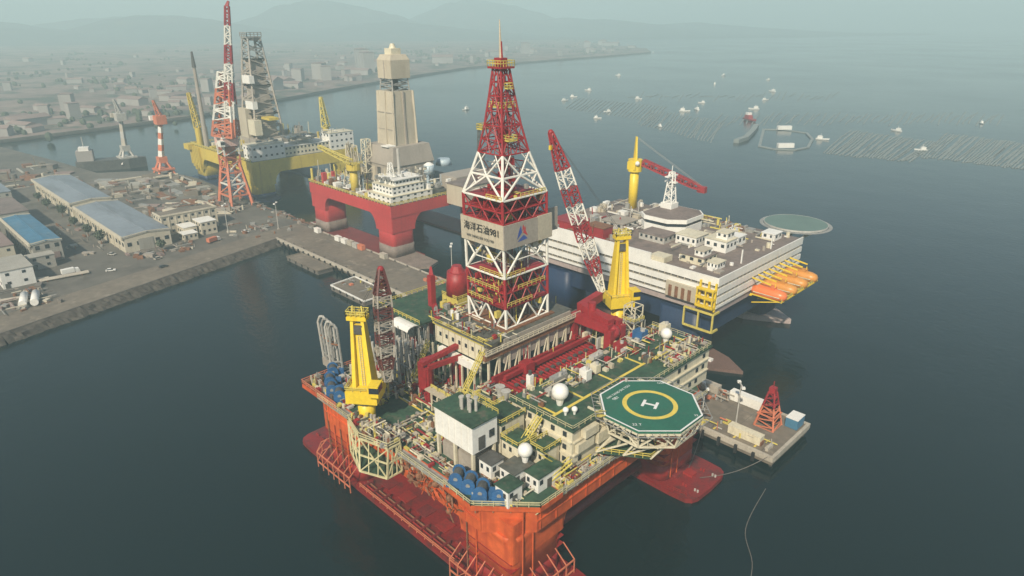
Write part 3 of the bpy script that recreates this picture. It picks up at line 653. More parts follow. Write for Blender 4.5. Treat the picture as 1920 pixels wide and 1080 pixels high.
for a_, b2 in zip(((-84,hy-13),(-78.5,hy-9.5),(-73,hy-6)),((-78.5,hy-9.5),(-73,hy-6),(-73,hy-3))): m.bar((a_[0],a_[1],31.8),(b2[0]+3,b2[1]+1.5,hz_-5.2),.35)
m.build('platform_hanger', 'cream', HD, kind='stuff')
MB().rail([(-84,hy-13,31.8),(-73,hy-6,31.8),(-73,hy-3,31.8),(-84,hy+8,31.8)],1.3,1.8,.15).build('hand_rail', 'rail_yellow', HD)
stairs((-86,hy-11,40.3),(-83,hy-12.2,42),1.2,parent=HD)

# ------------------------------------------------------------ drill floor, riser bay, gantries
DF = MB().box(-143,118,40,-121,146,47.4).build('drill_floor_block', 'tan_grey', RIG)
MB().box(-144,112,47.0,-121.4,147,47.6).build('drill_floor', 'deck_dark', RIG)
m = MB()
for y in range(112,149,4): m.bar((-121,y,ZD),(-121,y,44),.55); m.bar((-121,y,ZD+1),(-121,y+4,44),.32)
m.build('floor_truss', 'cream', DF)
MB().bar((-120.6,110,44.5),(-120.6,149,44.5),1.0,1.6).build('edge_beam', 'rust', DF)
MB().box(-120.4,110,45.4,-119.6,149,45.7).build('edge_walkway', 'tan', DF); MB().rail([(-119.7,110,45.6),(-119.7,149,45.6)],1.3,2,.16).build('hand_rail', 'cream', DF)
HS = thing('drillers_house', 'olive roofed cream house at the foot of the derrick', 'house', (-134,116.5,40.5))
MB().box(-144.5,112.6,41,-123.5,120,46.6).build('wall', 'cream', HS); MB().box(-145,112.1,46.6,-123,120.4,47.0).build('roof', 'rail_yellow', HS); MB().box(-144.6,112.5,47.0,-123.4,120,47.2).build('roof_plating', 'deck_dark', HS)
for k in range(7): x = -142.5 + k*2.8; MB().box(x,112.5,43.4,x+.9,112.62,44.6).build('window', 'glass', HS)
for k in range(8): x = -144 + k*2.8; MB().box(x,112.44,41.2,x+.2,112.6,46.4).build('wall_rib', 'tan', HS)
for k in range(3): MB().box(-123.5,113.6+k*2.1,43.4,-123.38,114.5+k*2.1,44.6).build('window', 'glass', HS)
for x, y in ((-143,118),(-141.6,118.4),(-140,117.6)): MB().cyl(x,y,47.2,49.4,.5,8).build('vent_pipe', 'white', HS)
MB().box(-141,110.6,38.6,-124,112.2,40.8).build('lower_gallery', 'white', HS)
for k in range(9): MB().bar((-144+k*2.6,111,ZD),(-144+k*2.6,111,41),.45).build('leg', 'cream', HS)
MB().rail([(-145,112.2,47.1),(-123.1,112.2,47.1),(-123.1,120,47.1)],1.2,2,.14).build('hand_rail', 'rail_yellow', HS)
# dark red riser bay with ribbed floor
RB = MB().box(-120,113,ZD+.1,-107.4,151,36.0).build('riser_bay', 'boot_red', RIG)
MB().box(-120.4,112.4,36.0,-119.6,151.4,38.2).build('bay_wall', 'riser_red', RB); MB().box(-107.8,112.4,36.0,-107.2,151.4,36.8).build('bay_wall', 'riser_red', RB)
for k in range(26): MB().bar((-119,114.2+k*1.42,36.6),(-108.4,114.2+k*1.42,36.6),.8,.8,n=6).build('riser_joint', 'riser_red', RB)
for k in range(14): MB().box(-114.2,115+k*2.45,36.9,-113.2,116.0+k*2.45,37.5).build('clamp', 'steel_dark', RB)
MB().rail([(-106.9,112.4,36.2),(-106.9,151,36.2)],2.4,1.6,.2).build('hand_rail', 'rail_yellow', RB)
MB().bar((-116.8,114,38.6),(-116.8,151,38.6),.9,1.2).build('transfer_beam', 'derrick_red', RB); MB().box(-118.4,121,37.4,-115.4,124.4,40.4).build('transfer_carriage', 'derrick_red', RB)
def gantry(name, lab, p, q, z0, z1, w_, loc, mt='derrick_red', t=1.7):
    g_ = thing(name, lab, 'gantry', loc); p = Vector(p); q = Vector(q); d = (q-p).normalized(); nn = Vector((-d.y,d.x))*w_/2
    for s in (-1,1):
        for c in (p,q):
            e_ = c + nn*s; MB().bar((e_.x,e_.y,z0),(e_.x,e_.y,z1),t,n=4).build('leg', mt, g_)
        a = p+nn*s; b = q+nn*s; MB().bar((a.x,a.y,z1),(b.x,b.y,z1),t*.9,t*1.2).build('beam', mt, g_)
    for c in (p,q): a = c-nn; b = c+nn; MB().bar((a.x,a.y,z1-t),(b.x,b.y,z1-t),t*.8).build('cross_beam', mt, g_)
    for c in (p,q):
        a = c-nn; b = c+nn; m = MB(); m.bar((a.x,a.y,z0+1),(b.x,b.y,z1-t),t*.4).bar((b.x,b.y,z0+1),(a.x,a.y,z1-t),t*.4); m.build('brace', mt, g_)
    return g_
g1 = gantry('pipe_gantry', 'red pipe handling gantry left of the olive roofed house', (-136,101.6), (-134.6,112.4), ZD+.1, 40.2, 4.4, (-135,107,ZD), 'riser_red', 1.15)
MB().bar((-135.4,100,41.2),(-134.8,112.8,42.6),1.5,1.2).build('knuckle_boom', 'riser_red', g1); MB().box(-137.4,100.4,33,-134,103.2,39.6).build('tower_box', 'riser_red', g1)
g2 = gantry('riser_gantry', 'thick red riser gantry behind the ribbed red bay', (-121.5,150.5), (-107.5,150.5), ZD+.1, 45, 5, (-114,150,ZD), t=2.4)
MB().bar((-123,153,45.6),(-124,164,46.2),2.4,2.8).build('knuckle_boom', 'derrick_red', g2); MB().sph(-108,150,43.4,2.3,12,8).build('joint_housing', 'derrick_red', g2, smooth=True)
MB().bar((-120,151,47.5),(-108,149,46.6),2.6,2.2).build('knuckle_boom', 'derrick_red', g2); MB().cyl(-116,150,46,50.5,1.2,10).build('slewing_post', 'derrick_red', g2)
# red mast crane post at the back
rp = thing('red_post', 'slim red post crane at the back of the pipe deck', 'post crane', (-168,130,32))
MB().bar((-167,129.4,30),(-167,129.4,51),1.9).build('post', 'derrick_red', rp); MB().bar((-167,129.4,50.6),(-169,131,53),1.6,w2=.6).build('head', 'derrick_red', rp); MB().bar((-167,130,40),(-151,119.5,40),1.8,2.2).build('beam', 'derrick_red', rp)
rd = thing('red_tank', 'round dark red housing on an olive base behind the red post', 'housing', (-163,136.5,34))
MB().cyl(-164,138,43,51,4.0,18,3.4).build('housing', 'riser_red', rd, smooth=True); MB().cyl(-164,138,51,53,2.6,14,1.6).build('dome', 'derrick_red', rd); MB().box(-168,134.5,34,-160,141.5,42.6).build('base', 'rail_yellow', rd); MB().rail([(-168,134.5,42.6),(-160,134.5,42.6),(-160,141.5,42.6)],1.2,2,.2).build('hand_rail', 'rail_yellow', rd)
MB().box(-180,117,39.6,-158,147,40.2).build('upper_deck', 'deck_green', RIG); m = MB()
for x in (-173,-166,-159):
    for y in (121,129,137,146): MB().bar((x,y,ZD),(x,y,39.6),.6).build('deck_support', 'tan_grey', RIG)
MB().rail([(-158,147,40.2),(-180,147,40.2),(-180,117,40.2),(-158,117,40.2)],1.3,2.2,.16).build('hand_rail', 'rail_yellow', RIG)
# pipe deck: standing grey pipes, canopy, racks
RK = thing('riser_rack', 'rack of tall grey riser pipes standing left of the derrick', 'pipe rack', (-154,106.5,ZD))
rr = random.Random(5)
for i in range(8):
    for j in range(3):
        x = -162 + i*2.1; y = 101 + j*4.2 + rr.uniform(-.4,.4); MB().cyl(x,y,ZD+.1,38.5+rr.uniform(-.8,2.5),.42,8).build('riser_pipe', 'pipe_grey', RK)
for y in (100,104,108,111): MB().bar((-163,y,34),(-146,y,34),.4).build('rack_beam', 'steel', RK)
MB().box(-163.5,99,ZD+.1,-145.5,112,ZD+.8).build('rack_base', 'deck_dark', RK)
CN = thing('canopy', 'off white curved canopy over the pipe deck beside the derrick', 'canopy', (-163.5,115.4,35))
m = MB(); rings = []
for k in range(7): a = rad(180*k/6); rings.append([(-168.2,115.4-2.6*math.cos(a),38.6+1.4*math.sin(a)),(-158.8,115.4-2.6*math.cos(a),38.6+1.4*math.sin(a)),(-158.8,115.4-2.6*math.cos(a),38.4+1.4*math.sin(a)),(-168.2,115.4-2.6*math.cos(a),38.4+1.4*math.sin(a))])
m.loft(rings).build('cover', 'white', CN, smooth=False)
for x in (-167.5,-159.4):
    for y in (113,117.6): MB().bar((x,y,ZD),(x,y,38.4),.4).build('leg', 'steel', CN)
# bent grey gooseneck frames at the left corner
for k in range(4):
    x, y = -175 + k*2.5, 92.5 - k*.3; g_ = thing('pipe_davit', ('leftmost','second','third','innermost')[k] + ' of the four grey hooked pipe davits at the left corner', 'davit', (x,y,ZD), 'grey pipe davits on the left corner')
    MB().path([(x,y,ZD),(x-.9,y-.3,43.4),(x-.3,y+.1,45.2),(x+1.0,y+.5,45.6),(x+1.9,y+.9,44.4),(x+2.4,y+1.2,31)], .75, 6).build('pipe', 'steel' if k % 2 else 'pipe_grey', g_)
    MB().bar((x-.6,y-.2,39),(x+2.1,y+1,39),.4).build('tie', 'rust', g_); MB().bar((x-.4,y-.2,33),(x+2.3,y+1,33.6),.4).build('tie', 'steel', g_); MB().cbox(x+.8,y+.3,ZD,2.4,1.6,2.6).build('base_frame', 'tan_grey', g_); MB().bar((x-.8,y-.2,35),(x+2.3,y+1,43),.22).build('brace', 'steel', g_)

# ------------------------------------------------------------ loose deck equipment
rr = random.Random(11)
EQ = [0]
def skid(x, y, z, sx, sy, h, mt, name, lab, group='equipment skids on the orange rig deck'):
    t = thing(name, lab, 'equipment', (x,y,z), group)
    MB().box(x-sx/2,y-sy/2,z,x+sx/2,y+sy/2,z+.3).build('base', 'steel_dark', t); MB().box(x-sx*.42,y-sy*.42,z+.3,x+sx*.42,y+sy*.42,z+h).build('body', mt, t)
    MB().cyl(x+sx*.2,y,z+h,z+h+.8,min(sx,sy)*.18,8).build('vent', 'pipe_grey', t)
    return t
skid(-148,92,ZD+.1,7,6,3.2,'tan','generator_skid','tan generator house with pale roof behind the left crane'); MB().box(-151.8,88.6,ZD+5.4,-144.2,95.4,ZD+5.8).build('shelter_roof','cream',RIG)
m = MB()
for x in (-151.4,-144.6):
    for y in (89,95): MB().bar((x,y,ZD),(x,y,ZD+5.4),.35).build('shelter_post','rail_yellow',RIG)
for i, (x,y,sx,sy,h,mt,lab) in enumerate([(-99,126.5,3,2.6,3.2,'white','white box with a dark hatch on the green quarters roof'),(-99.6,131.5,2.6,2.4,2.6,'cream','cream box next to the white box on the quarters roof'),(-103.6,121,2.5,6,1.8,'steel','long grey ventilation unit on the quarters roof'),(-103.8,137,2.2,5,2,'pipe_grey','grey ventilation unit by the red bay'),(-103,147,3,4,2.4,'derrick_red','red fire box on the quarters roof'),(-100.4,113.8,2,2,1.8,'pipe_grey','small grey locker behind the large dome'),(-89.5,131,2,3,1.6,'derrick_red','small red box near the helideck stairs'),(-103,157,4,4,3,'winch_blue','blue container near the far dome'),(-99.5,164.6,3,3,3.8,'cream','cream cabin near the far dome')]):
    skid(x,y,40.3,sx,sy,h,mt,'roof_unit',lab,'units on the quarters roof')
for x, y, h, lab in ((-112.4,108,5,'first grey bell mouthed vent before the red bay'),(-109.6,107.4,5,'second grey bell mouthed vent before the red bay')):
    v = thing('bell_vent', lab, 'vent', (x,y,36), 'grey vents before the red bay'); MB().cyl(x,y,36,38.4,.75,12).build('stem','pipe_grey',v); MB().cyl(x,y,38.4,40.4,.8,12,1.35).build('bell','pipe_grey',v)
MB().box(-121,104.8,ZD+.1,-107.8,112.2,36).build('pump_room','cream',RIG); MB().box(-121.4,104.4,36,-107.4,112.4,36.3).build('pump_room_roof','deck_green',RIG); MB().rail([(-121.2,104.6,36.3),(-107.6,104.6,36.3),(-107.6,112.2,36.3)],1.2,2,.16).build('hand_rail','rail_yellow',RIG)
ex = thing('exhaust_stack','slender white exhaust stack beside the red bay','stack',(-107,113.8,36)); MB().box(-107.8,113,36,-106.4,114.4,43.6).build('casing','white',ex); MB().cyl(-107.1,113.7,43.6,44.8,.45,8).build('pipe','steel_dark',ex)
MB().box(-114,97,ZD+.1,-108.5,104,34).build('store_room','tan_grey',RIG); MB().box(-114.4,96.6,34,-108.1,104.2,34.3).build('store_room_roof','deck_green',RIG)
MB().bar((-108.8,99,36.6),(-103.5,106,36.4),1.5,n=8).build('roof_duct','pipe_grey',RIG)
# small clutter: drums, valves, pipes and boxes spread between the big pieces
cols = ['pipe_grey','steel','cream','steel_dark','rust','rail_pale','tan','tan_grey','rail_yellow','derrick_red']
def clutter(n, x0, y0, x1, y1, z, hmax, seed, hor=.45):
    r = random.Random(seed); ms = {}
    for _ in range(n):
        m = ms.setdefault(r.choice(cols), MB()); x = r.uniform(x0,x1); y = r.uniform(y0,y1); t = r.random()
        if t < hor:
            L = r.uniform(2,8); h = r.uniform(.3,1.6); w_ = r.uniform(.18,.45)
            if r.random() < .5: m.bar((x,y,z+h),(min(x1,x+L),y,z+h),w_,n=6)
            else: m.bar((x,y,z+h),(x,min(y1,y+L),z+h),w_,n=6)
        elif t < .75: m.cbox(x,y,z,r.uniform(.5,1.8),r.uniform(.5,1.8),r.uniform(.5,hmax*.7),0)
        elif t < .88: m.cyl(x,y,z,z+r.uniform(.6,hmax),r.uniform(.15,.5),8)
        else: m.bar((x,y,z),(x,y,z+r.uniform(1,hmax*1.5)),.2); 
    for k, m in ms.items(): m.build('deck_fittings', k, RIG, kind='stuff')
clutter(228,-147,97,-122,111,ZD+.1,3,1); clutter(209,-166,88,-142,100,ZD+.1,3.5,2); clutter(114,-131,86,-115,97,ZD+.1,2.2,3); clutter(133,-100,86,-86,105,ZD+.1,2.4,4)
clutter(171,-106,107,-98,167,40.3,2.2,5); clutter(133,-96,146,-86,168,40.3,2.6,6); clutter(152,-107,113,-104.5,152,38,2.4,7,.3); clutter(114,-166,131,-144,146,40.2,3,8); clutter(114,-123,152,-104,168,ZD+.1,9,9); clutter(76,-121,105,-108,112,36.3,1.8,10); clutter(76,-85.8,98,-83,115,ZD-.2,1.6,12); clutter(95,-131,83,-104,87,ZD+.1,1.6,13); clutter(171,-165,148,-124,168,ZD+.1,7,14); clutter(133,-139,77.5,-122,84,31.1,2.4,15); clutter(95,-120,147,-104,168,38,5,16)
# walkway lines on the main deck and a raised hatch
for x0,y0,x1,y1 in ((-146,96.6,-115,97.2),(-128,86,-127.4,97),(-146.6,88,-146,104)): MB().box(x0,y0,ZD+.12,x1,y1,ZD+.16).build('walkway_line','mark_yellow',deck)
for k in range(5):
    x = -130 + k*3.3; MB().rail([(x,99,36.4),(x+2.6,99,36.4)],1.1,1.3,.2).build('hand_rail','rail_yellow',RIG)
MB().box(-131,97.5,35.9,-113.5,100.5,36.3).build('bridge_walk','tan',RIG); m = MB()
for x in (-130,-124,-118,-114): MB().bar((x,99,ZD),(x,99,36),.4).build('bridge_post','cream',RIG)
for p, q in (((-146,104,29.3),(-146,111,40)),((-122,104,36.3),(-122,111,45.6)),((-106.8,152,29.3),(-106.8,158,39.8)),((-119,99,29.2),(-114,99,36))): stairs(p,q,1.3)
# stanchion trees between the bay and the far side
sf = thing('service_tower','pale scaffold tower between the red gantry and the far dome','tower',(-108,160,ZD)); m = MB().lattice((-108,160,ZD),(-108,160,49),4,4,.3,8); m.build('frame','cream',sf); MB().box(-110.4,157.6,44,-105.6,162.4,44.3).build('platform','steel',sf); MB().rail([(-110.4,157.6,44.3),(-105.6,157.6,44.3),(-105.6,162.4,44.3)],1.2,1.6,.16).build('hand_rail','rail_yellow',sf)

clutter(150,-168,100,-146,120,ZD+.1,6,21,.25); clutter(90,-150,112,-120,122,47.3,2.2,22); clutter(90,-146,120,-142,146,40,6,23,.2); clutter(80,-121,112,-119.6,149,ZD+.1,10,24,.2); clutter(70,-168,82,-146,86,ZD+.4,2.6,25,.3); clutter(60,-102,82.5,-95,88,ZD+.4,1.6,26,.2)
rr = random.Random(77); m = MB()
for k in range(90):
    x = rr.uniform(-168,-143); y = rr.uniform(99,120); m.bar((x,y,ZD+.1),(x+rr.uniform(-.3,.3),y,ZD+rr.uniform(4,11)),rr.uniform(.15,.34),n=5)
m.build('standing_pipe','pipe_grey',RIG,kind='stuff')
# ------------------------------------------------------------ derrick of the orange rig
DCX, DCY = -132.2, 130.8
DER = MB().box(DCX-9.2,DCY-10.2,47.6,DCX+9.2,DCY+10.2,48.0).build('derrick', 'rust', RIG, label='tall red and white lattice derrick with sign panels')
LV = [(48,8.5,9.5,'derrick_white'),(54,8.5,9.5,'derrick_red'),(63,8.5,9.5,'derrick_white'),(72,8.5,9.5,'derrick_white'),(78.3,8.5,9.5,'derrick_red'),(84.7,8.6,9.5,'derrick_white'),(90.2,7.3,7.9,'derrick_white'),(95.8,6.0,6.4,'derrick_red'),(103,4.4,4.7,'derrick_red'),(110.5,3.1,3.2,'derrick_red'),(117.5,2.0,2.0,None)]
CO = ((-1,-1),(1,-1),(1,1),(-1,1))
def dp(lv, c, u=None):
    z, hx_, hy_ = lv[:3]; return Vector((DCX + CO[c][0]*hx_, DCY + CO[c][1]*hy_, z))
def brace(p, q, w_, mt, name='brace', n=6): MB().bar(p, q, w_, n=n).build(name, mt, DER)
for k in range(len(LV)-1):
    A, B = LV[k], LV[k+1]; mt = A[3]; up = k >= 7
    for c in range(4): brace(dp(A,c), dp(B,c), .95 if k < 7 else .75, mt, 'leg', 6)
    for c in range(4):
        d = (c+1) % 4; a0, a1, b0, b1 = dp(A,c), dp(A,d), dp(B,c), dp(B,d); w_ = .62 if k < 7 else .42
        am, bm = (a0+a1)/2, (b0+b1)/2
        brace(a0, a1, w_, mt, 'girt'); 
        if k == 9: brace(b0, b1, .45, mt, 'girt')
        if k == 0:
            q1, q3 = a0.lerp(a1,.25), a0.lerp(a1,.75); brace(b0,q1,w_,mt); brace(q1,bm,w_,mt); brace(bm,q3,w_,mt); brace(q3,b1,w_,mt); brace(b0,b1,w_,mt,'girt')
        elif k in (1, 4):
            for t0, t1 in ((0,.33),(.33,.66),(.66,1)):
                brace(a0.lerp(a1,t0), b0.lerp(b1,t1), .4, mt); brace(a0.lerp(a1,t1), b0.lerp(b1,t0), .4, mt)
            hm_ = a0.lerp(b0,.5); brace(hm_, a1.lerp(b1,.5), .45, mt, 'girt')
        elif k == 2: brace(a0,bm,.7,mt); brace(a1,bm,.7,mt); brace(a0.lerp(bm,.5), b0, .5, mt); brace(a1.lerp(bm,.5), b1, .5, mt); brace(a0.lerp(bm,.5), a1.lerp(bm,.5), .35, mt)
        elif k == 3: brace(b0,am,.5,mt); brace(b1,am,.5,mt)
        elif k == 5: brace(a0,bm,.7,mt); brace(a1,bm,.7,mt); brace(b0,a0.lerp(bm,.55),.45,mt); brace(b1,a1.lerp(bm,.55),.45,mt)
        elif k == 6: brace(am,b0,.6,mt); brace(am,b1,.6,mt); brace(a0,b0.lerp(b1,.3),.4,mt); brace(a1,b0.lerp(b1,.7),.4,mt)
        else:
            brace(a0,bm,.42,mt); brace(a1,bm,.42,mt); brace(am,b0,.36,mt); brace(am,b1,.36,mt)
            for t in (.33,.67): brace(a0.lerp(a1,t), b0.lerp(b1,t), .3, mt)
# guide rails, standpipes and hoisting gear inside the derrick
for dx, dy in ((-1.6,-1.2),(1.6,-1.2),(-1.6,1.4),(1.6,1.4)): MB().bar((DCX+dx,DCY+dy,48),(DCX+dx*.6,DCY+dy*.6,117),.4).build('guide_rail', 'derrick_red', DER)
for dx, dy in ((-2.6,2),(2.2,-2.6),(0,-2.4)): MB().bar((DCX+dx,DCY+dy,58),(DCX+dx*.4,DCY+dy*.4,116),.45,n=6).build('standpipe', 'derrick_red', DER)
MB().box(DCX-2.4,DCY-2,80,DCX+2.4,DCY+2,86).build('top_drive', 'derrick_red', DER); MB().box(DCX-1.4,DCY-1.4,98,DCX+1.4,DCY+1.4,102).build('travelling_block', 'derrick_red', DER)
# racking platforms and machinery decks
def floor(z, hx_, hy_, mt, name='machinery_deck'): return MB().box(DCX-hx_,DCY-hy_,z,DCX+hx_,DCY+hy_,z+.3).build(name, mt, DER)
for z in (54.2,58.5,63): floor(z, 8.1, 9.1, 'derrick_red')
for z in (78.0,81.3,84.4): floor(z, 8.0, 9.0, 'riser_red')
rr = random.Random(21)
for mt, n_, zz in (('derrick_red',70,(54.6,62)),('rail_yellow',60,(54.6,62.4)),('rust',50,(54.6,62)),('riser_red',70,(78.5,84)),('derrick_red',60,(78.5,85)),('rust',24,(78.5,84)),('tan_grey',20,(55,62)),('steel_dark',30,(55,62)),('rail_yellow',12,(78.5,85)),('derrick_white',8,(55,62)),('steel_dark',16,(48,56)),('rail_yellow',12,(48,54)),('derrick_red',14,(85,94)),('tan',16,(63.5,70)),('rail_yellow',10,(63.5,70)),('steel',14,(63.5,71)),('steel',12,(86,95))):
    m = MB()
    for _ in range(n_):
        x = DCX + rr.uniform(-7.6,7.6); y = DCY + rr.uniform(-8.6,8.6); z = rr.uniform(*zz)
        if rr.random() < .45: m.cbox(x,y,z,rr.uniform(.6,2.4),rr.uniform(.6,2.4),rr.uniform(.5,2.2),0)
        elif rr.random() < .6: m.bar((x,y,z),(DCX+rr.uniform(-8,8),y,z+rr.uniform(-1,1)),rr.uniform(.2,.45),n=5)
        else: m.bar((x,y,zz[0]),(x,y,zz[1]+.5),rr.uniform(.2,.4),n=5)
    m.build('derrick_machinery', mt, DER, kind='stuff')
for z, u0, u1, v0, v1 in ((54.4,-8.6,3,-9,2),(58.7,-8.6,6,-4,8),(63.2,-2,8.6,-9,-1),(84.6,2,8.6,-2,9)): MB().rail([(DCX+u0,DCY-9.8,z),(DCX+u1,DCY-9.8,z)],1.3,1.8,.15).build('hand_rail', 'rail_yellow', DER); MB().rail([(DCX+8.8,DCY+v0,z),(DCX+8.8,DCY+v1,z)],1.3,1.8,.15).build('hand_rail', 'rail_yellow', DER)
m = MB()
for k in range(22): m.bar((DCX-7.5+(k%11)*1.4,DCY-4+(k//11)*7,48.2),(DCX-7.3+(k%11)*1.4,DCY-3.6+(k//11)*6,80),.26,n=5)
m.build('drill_pipe_stand', 'steel', DER)
# yellow stabbing baskets and crown platform
def basket(x0,y0,x1,y1,z):
    b = MB().box(x0,y0,z,x1,y1,z+.35).build('stabbing_basket', 'rail_yellow', DER); 
BK = [(-7.4,-5.8,-4.6,-1.6,101.6),(4.0,-4.4,7.4,-.4,99.4),(-3.4,-3.4,3.4,3.4,107.6),(3,-1.5,4.6,1.0,112.4)]
for x0,y0,x1,y1,z in BK:
    x0 += DCX; x1 += DCX; y0 += DCY; y1 += DCY
    MB().box(x0,y0,z,x1,y1,z+.35).rail([(x0,y0,z),(x1,y0,z),(x1,y1,z),(x0,y1,z),(x0,y0,z)],1.5,1.4,.16).build('stabbing_basket', 'rail_yellow', DER)
MB().box(DCX-3.3,DCY-3.3,117.4,DCX+3.3,DCY+3.3,117.9).build('crown_platform', 'derrick_red', DER); MB().rail([(DCX-3.3,DCY-3.3,117.9),(DCX+3.3,DCY-3.3,117.9),(DCX+3.3,DCY+3.3,117.9),(DCX-3.3,DCY+3.3,117.9),(DCX-3.3,DCY-3.3,117.9)],1.5,1.3,.18).build('crown_rail', 'rail_yellow', DER)
MB().box(DCX-1.8,DCY-1.4,117.9,DCX+1.8,DCY+1.4,120).build('crown_block', 'derrick_red', DER); MB().bar((DCX,DCY,119.5),(DCX,DCY,129.2),1.3,n=6,w2=.35).build('mast', 'tan', DER)
MB().bar((DCX+.8,DCY,118),(DCX+.5,DCY,124),.4).build('mast_stay', 'derrick_red', DER)
# denser secondary lacing of the red top
for k in (7,8,9):
    A, B = LV[k], LV[k+1]; mt = 'derrick_red'
    for c in range(4):
        d = (c+1) % 4; a0, a1, b0, b1 = dp(A,c), dp(A,d), dp(B,c), dp(B,d); h0 = a0.lerp(b0,.5); h1 = a1.lerp(b1,.5); brace(h0,h1,.3,mt,'girt'); brace(a0,h1,.26,mt); brace(a1,h0,.26,mt); brace(h0,b1,.26,mt); brace(h1,b0,.26,mt)
# sign panels
z0, z1 = 71.6, 78.4
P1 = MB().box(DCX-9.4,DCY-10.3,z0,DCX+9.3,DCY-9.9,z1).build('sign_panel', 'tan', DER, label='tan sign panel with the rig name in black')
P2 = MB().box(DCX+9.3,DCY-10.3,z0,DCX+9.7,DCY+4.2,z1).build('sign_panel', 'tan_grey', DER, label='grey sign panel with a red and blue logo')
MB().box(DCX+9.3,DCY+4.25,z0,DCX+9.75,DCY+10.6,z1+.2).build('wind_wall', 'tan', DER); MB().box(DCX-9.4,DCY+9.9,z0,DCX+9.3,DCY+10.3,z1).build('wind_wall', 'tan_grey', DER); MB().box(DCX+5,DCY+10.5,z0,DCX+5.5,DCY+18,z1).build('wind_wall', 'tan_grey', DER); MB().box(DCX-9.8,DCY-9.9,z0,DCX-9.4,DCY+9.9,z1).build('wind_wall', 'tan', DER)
for k in range(1,6): MB().box(DCX-9.4+k*3.1,DCY-10.34,z0+.1,DCX-9.3+k*3.1,DCY-10.3,z1-.1).build('panel_seam', 'tan_grey', DER)
flat_text('海洋石油981', 2.9, (DCX+.2,DCY-10.62,75.9), (rad(90),0,0), 'black', DER, 'sign_lettering', .03); flat_text('HAI YANG SHI YOU 981', 1.15, (DCX-.4,DCY-10.62,73.3), (rad(90),0,0), 'steel_dark', DER, 'sign_lettering', .03)
lx, ly, lz = DCX+9.74, DCY-2.6, 75.2
m = MB().add([(lx,ly-2.4,lz-1.6),(lx,ly-.2,lz+.2),(lx,ly-.6,lz+2.3),(lx,ly-1.6,lz+.6)],[(0,1,2,3)]).add([(lx,ly-2.2,lz-2.2),(lx,ly+2.2,lz-1.9),(lx,ly+.6,lz-.6),(lx,ly-.8,lz-1.2)],[(0,1,2,3)]); m.build('logo_mark','logo_blue',DER)
MB().add([(lx,ly+.2,lz+.1),(lx,ly+2.3,lz-1.2),(lx,ly+1.3,lz+.6),(lx,ly+1.6,lz+1.9)],[(0,1,2,3)]).add([(lx,ly-.1,lz+.5),(lx,ly+1.1,lz+1.2),(lx,ly+.3,lz+2.4)],[(0,1,2)]).build('logo_mark','logo_red',DER)

# the derrick stands very slightly out of plumb
def plumb(x, y, z):
    k = .91 if z < 84 else max(.76, .91 - .15*(z-84)/14); d = .019*(z-48)
    return DCX + (x-DCX)*k - d, DCY + (y-DCY)*k - d
for o in DER.children:
    w0 = wloc(o)
    if o.rotation_euler.x:
        nx, ny = plumb(w0.x, w0.y, w0.z); o.location.x += nx-w0.x; o.location.y += ny-w0.y; o.scale = (.91,.91,1); continue
    for v in o.data.vertices:
        nx, ny = plumb(v.co.x+w0.x, v.co.y+w0.y, v.co.z+w0.z); v.co.x = nx-w0.x; v.co.y = ny-w0.y
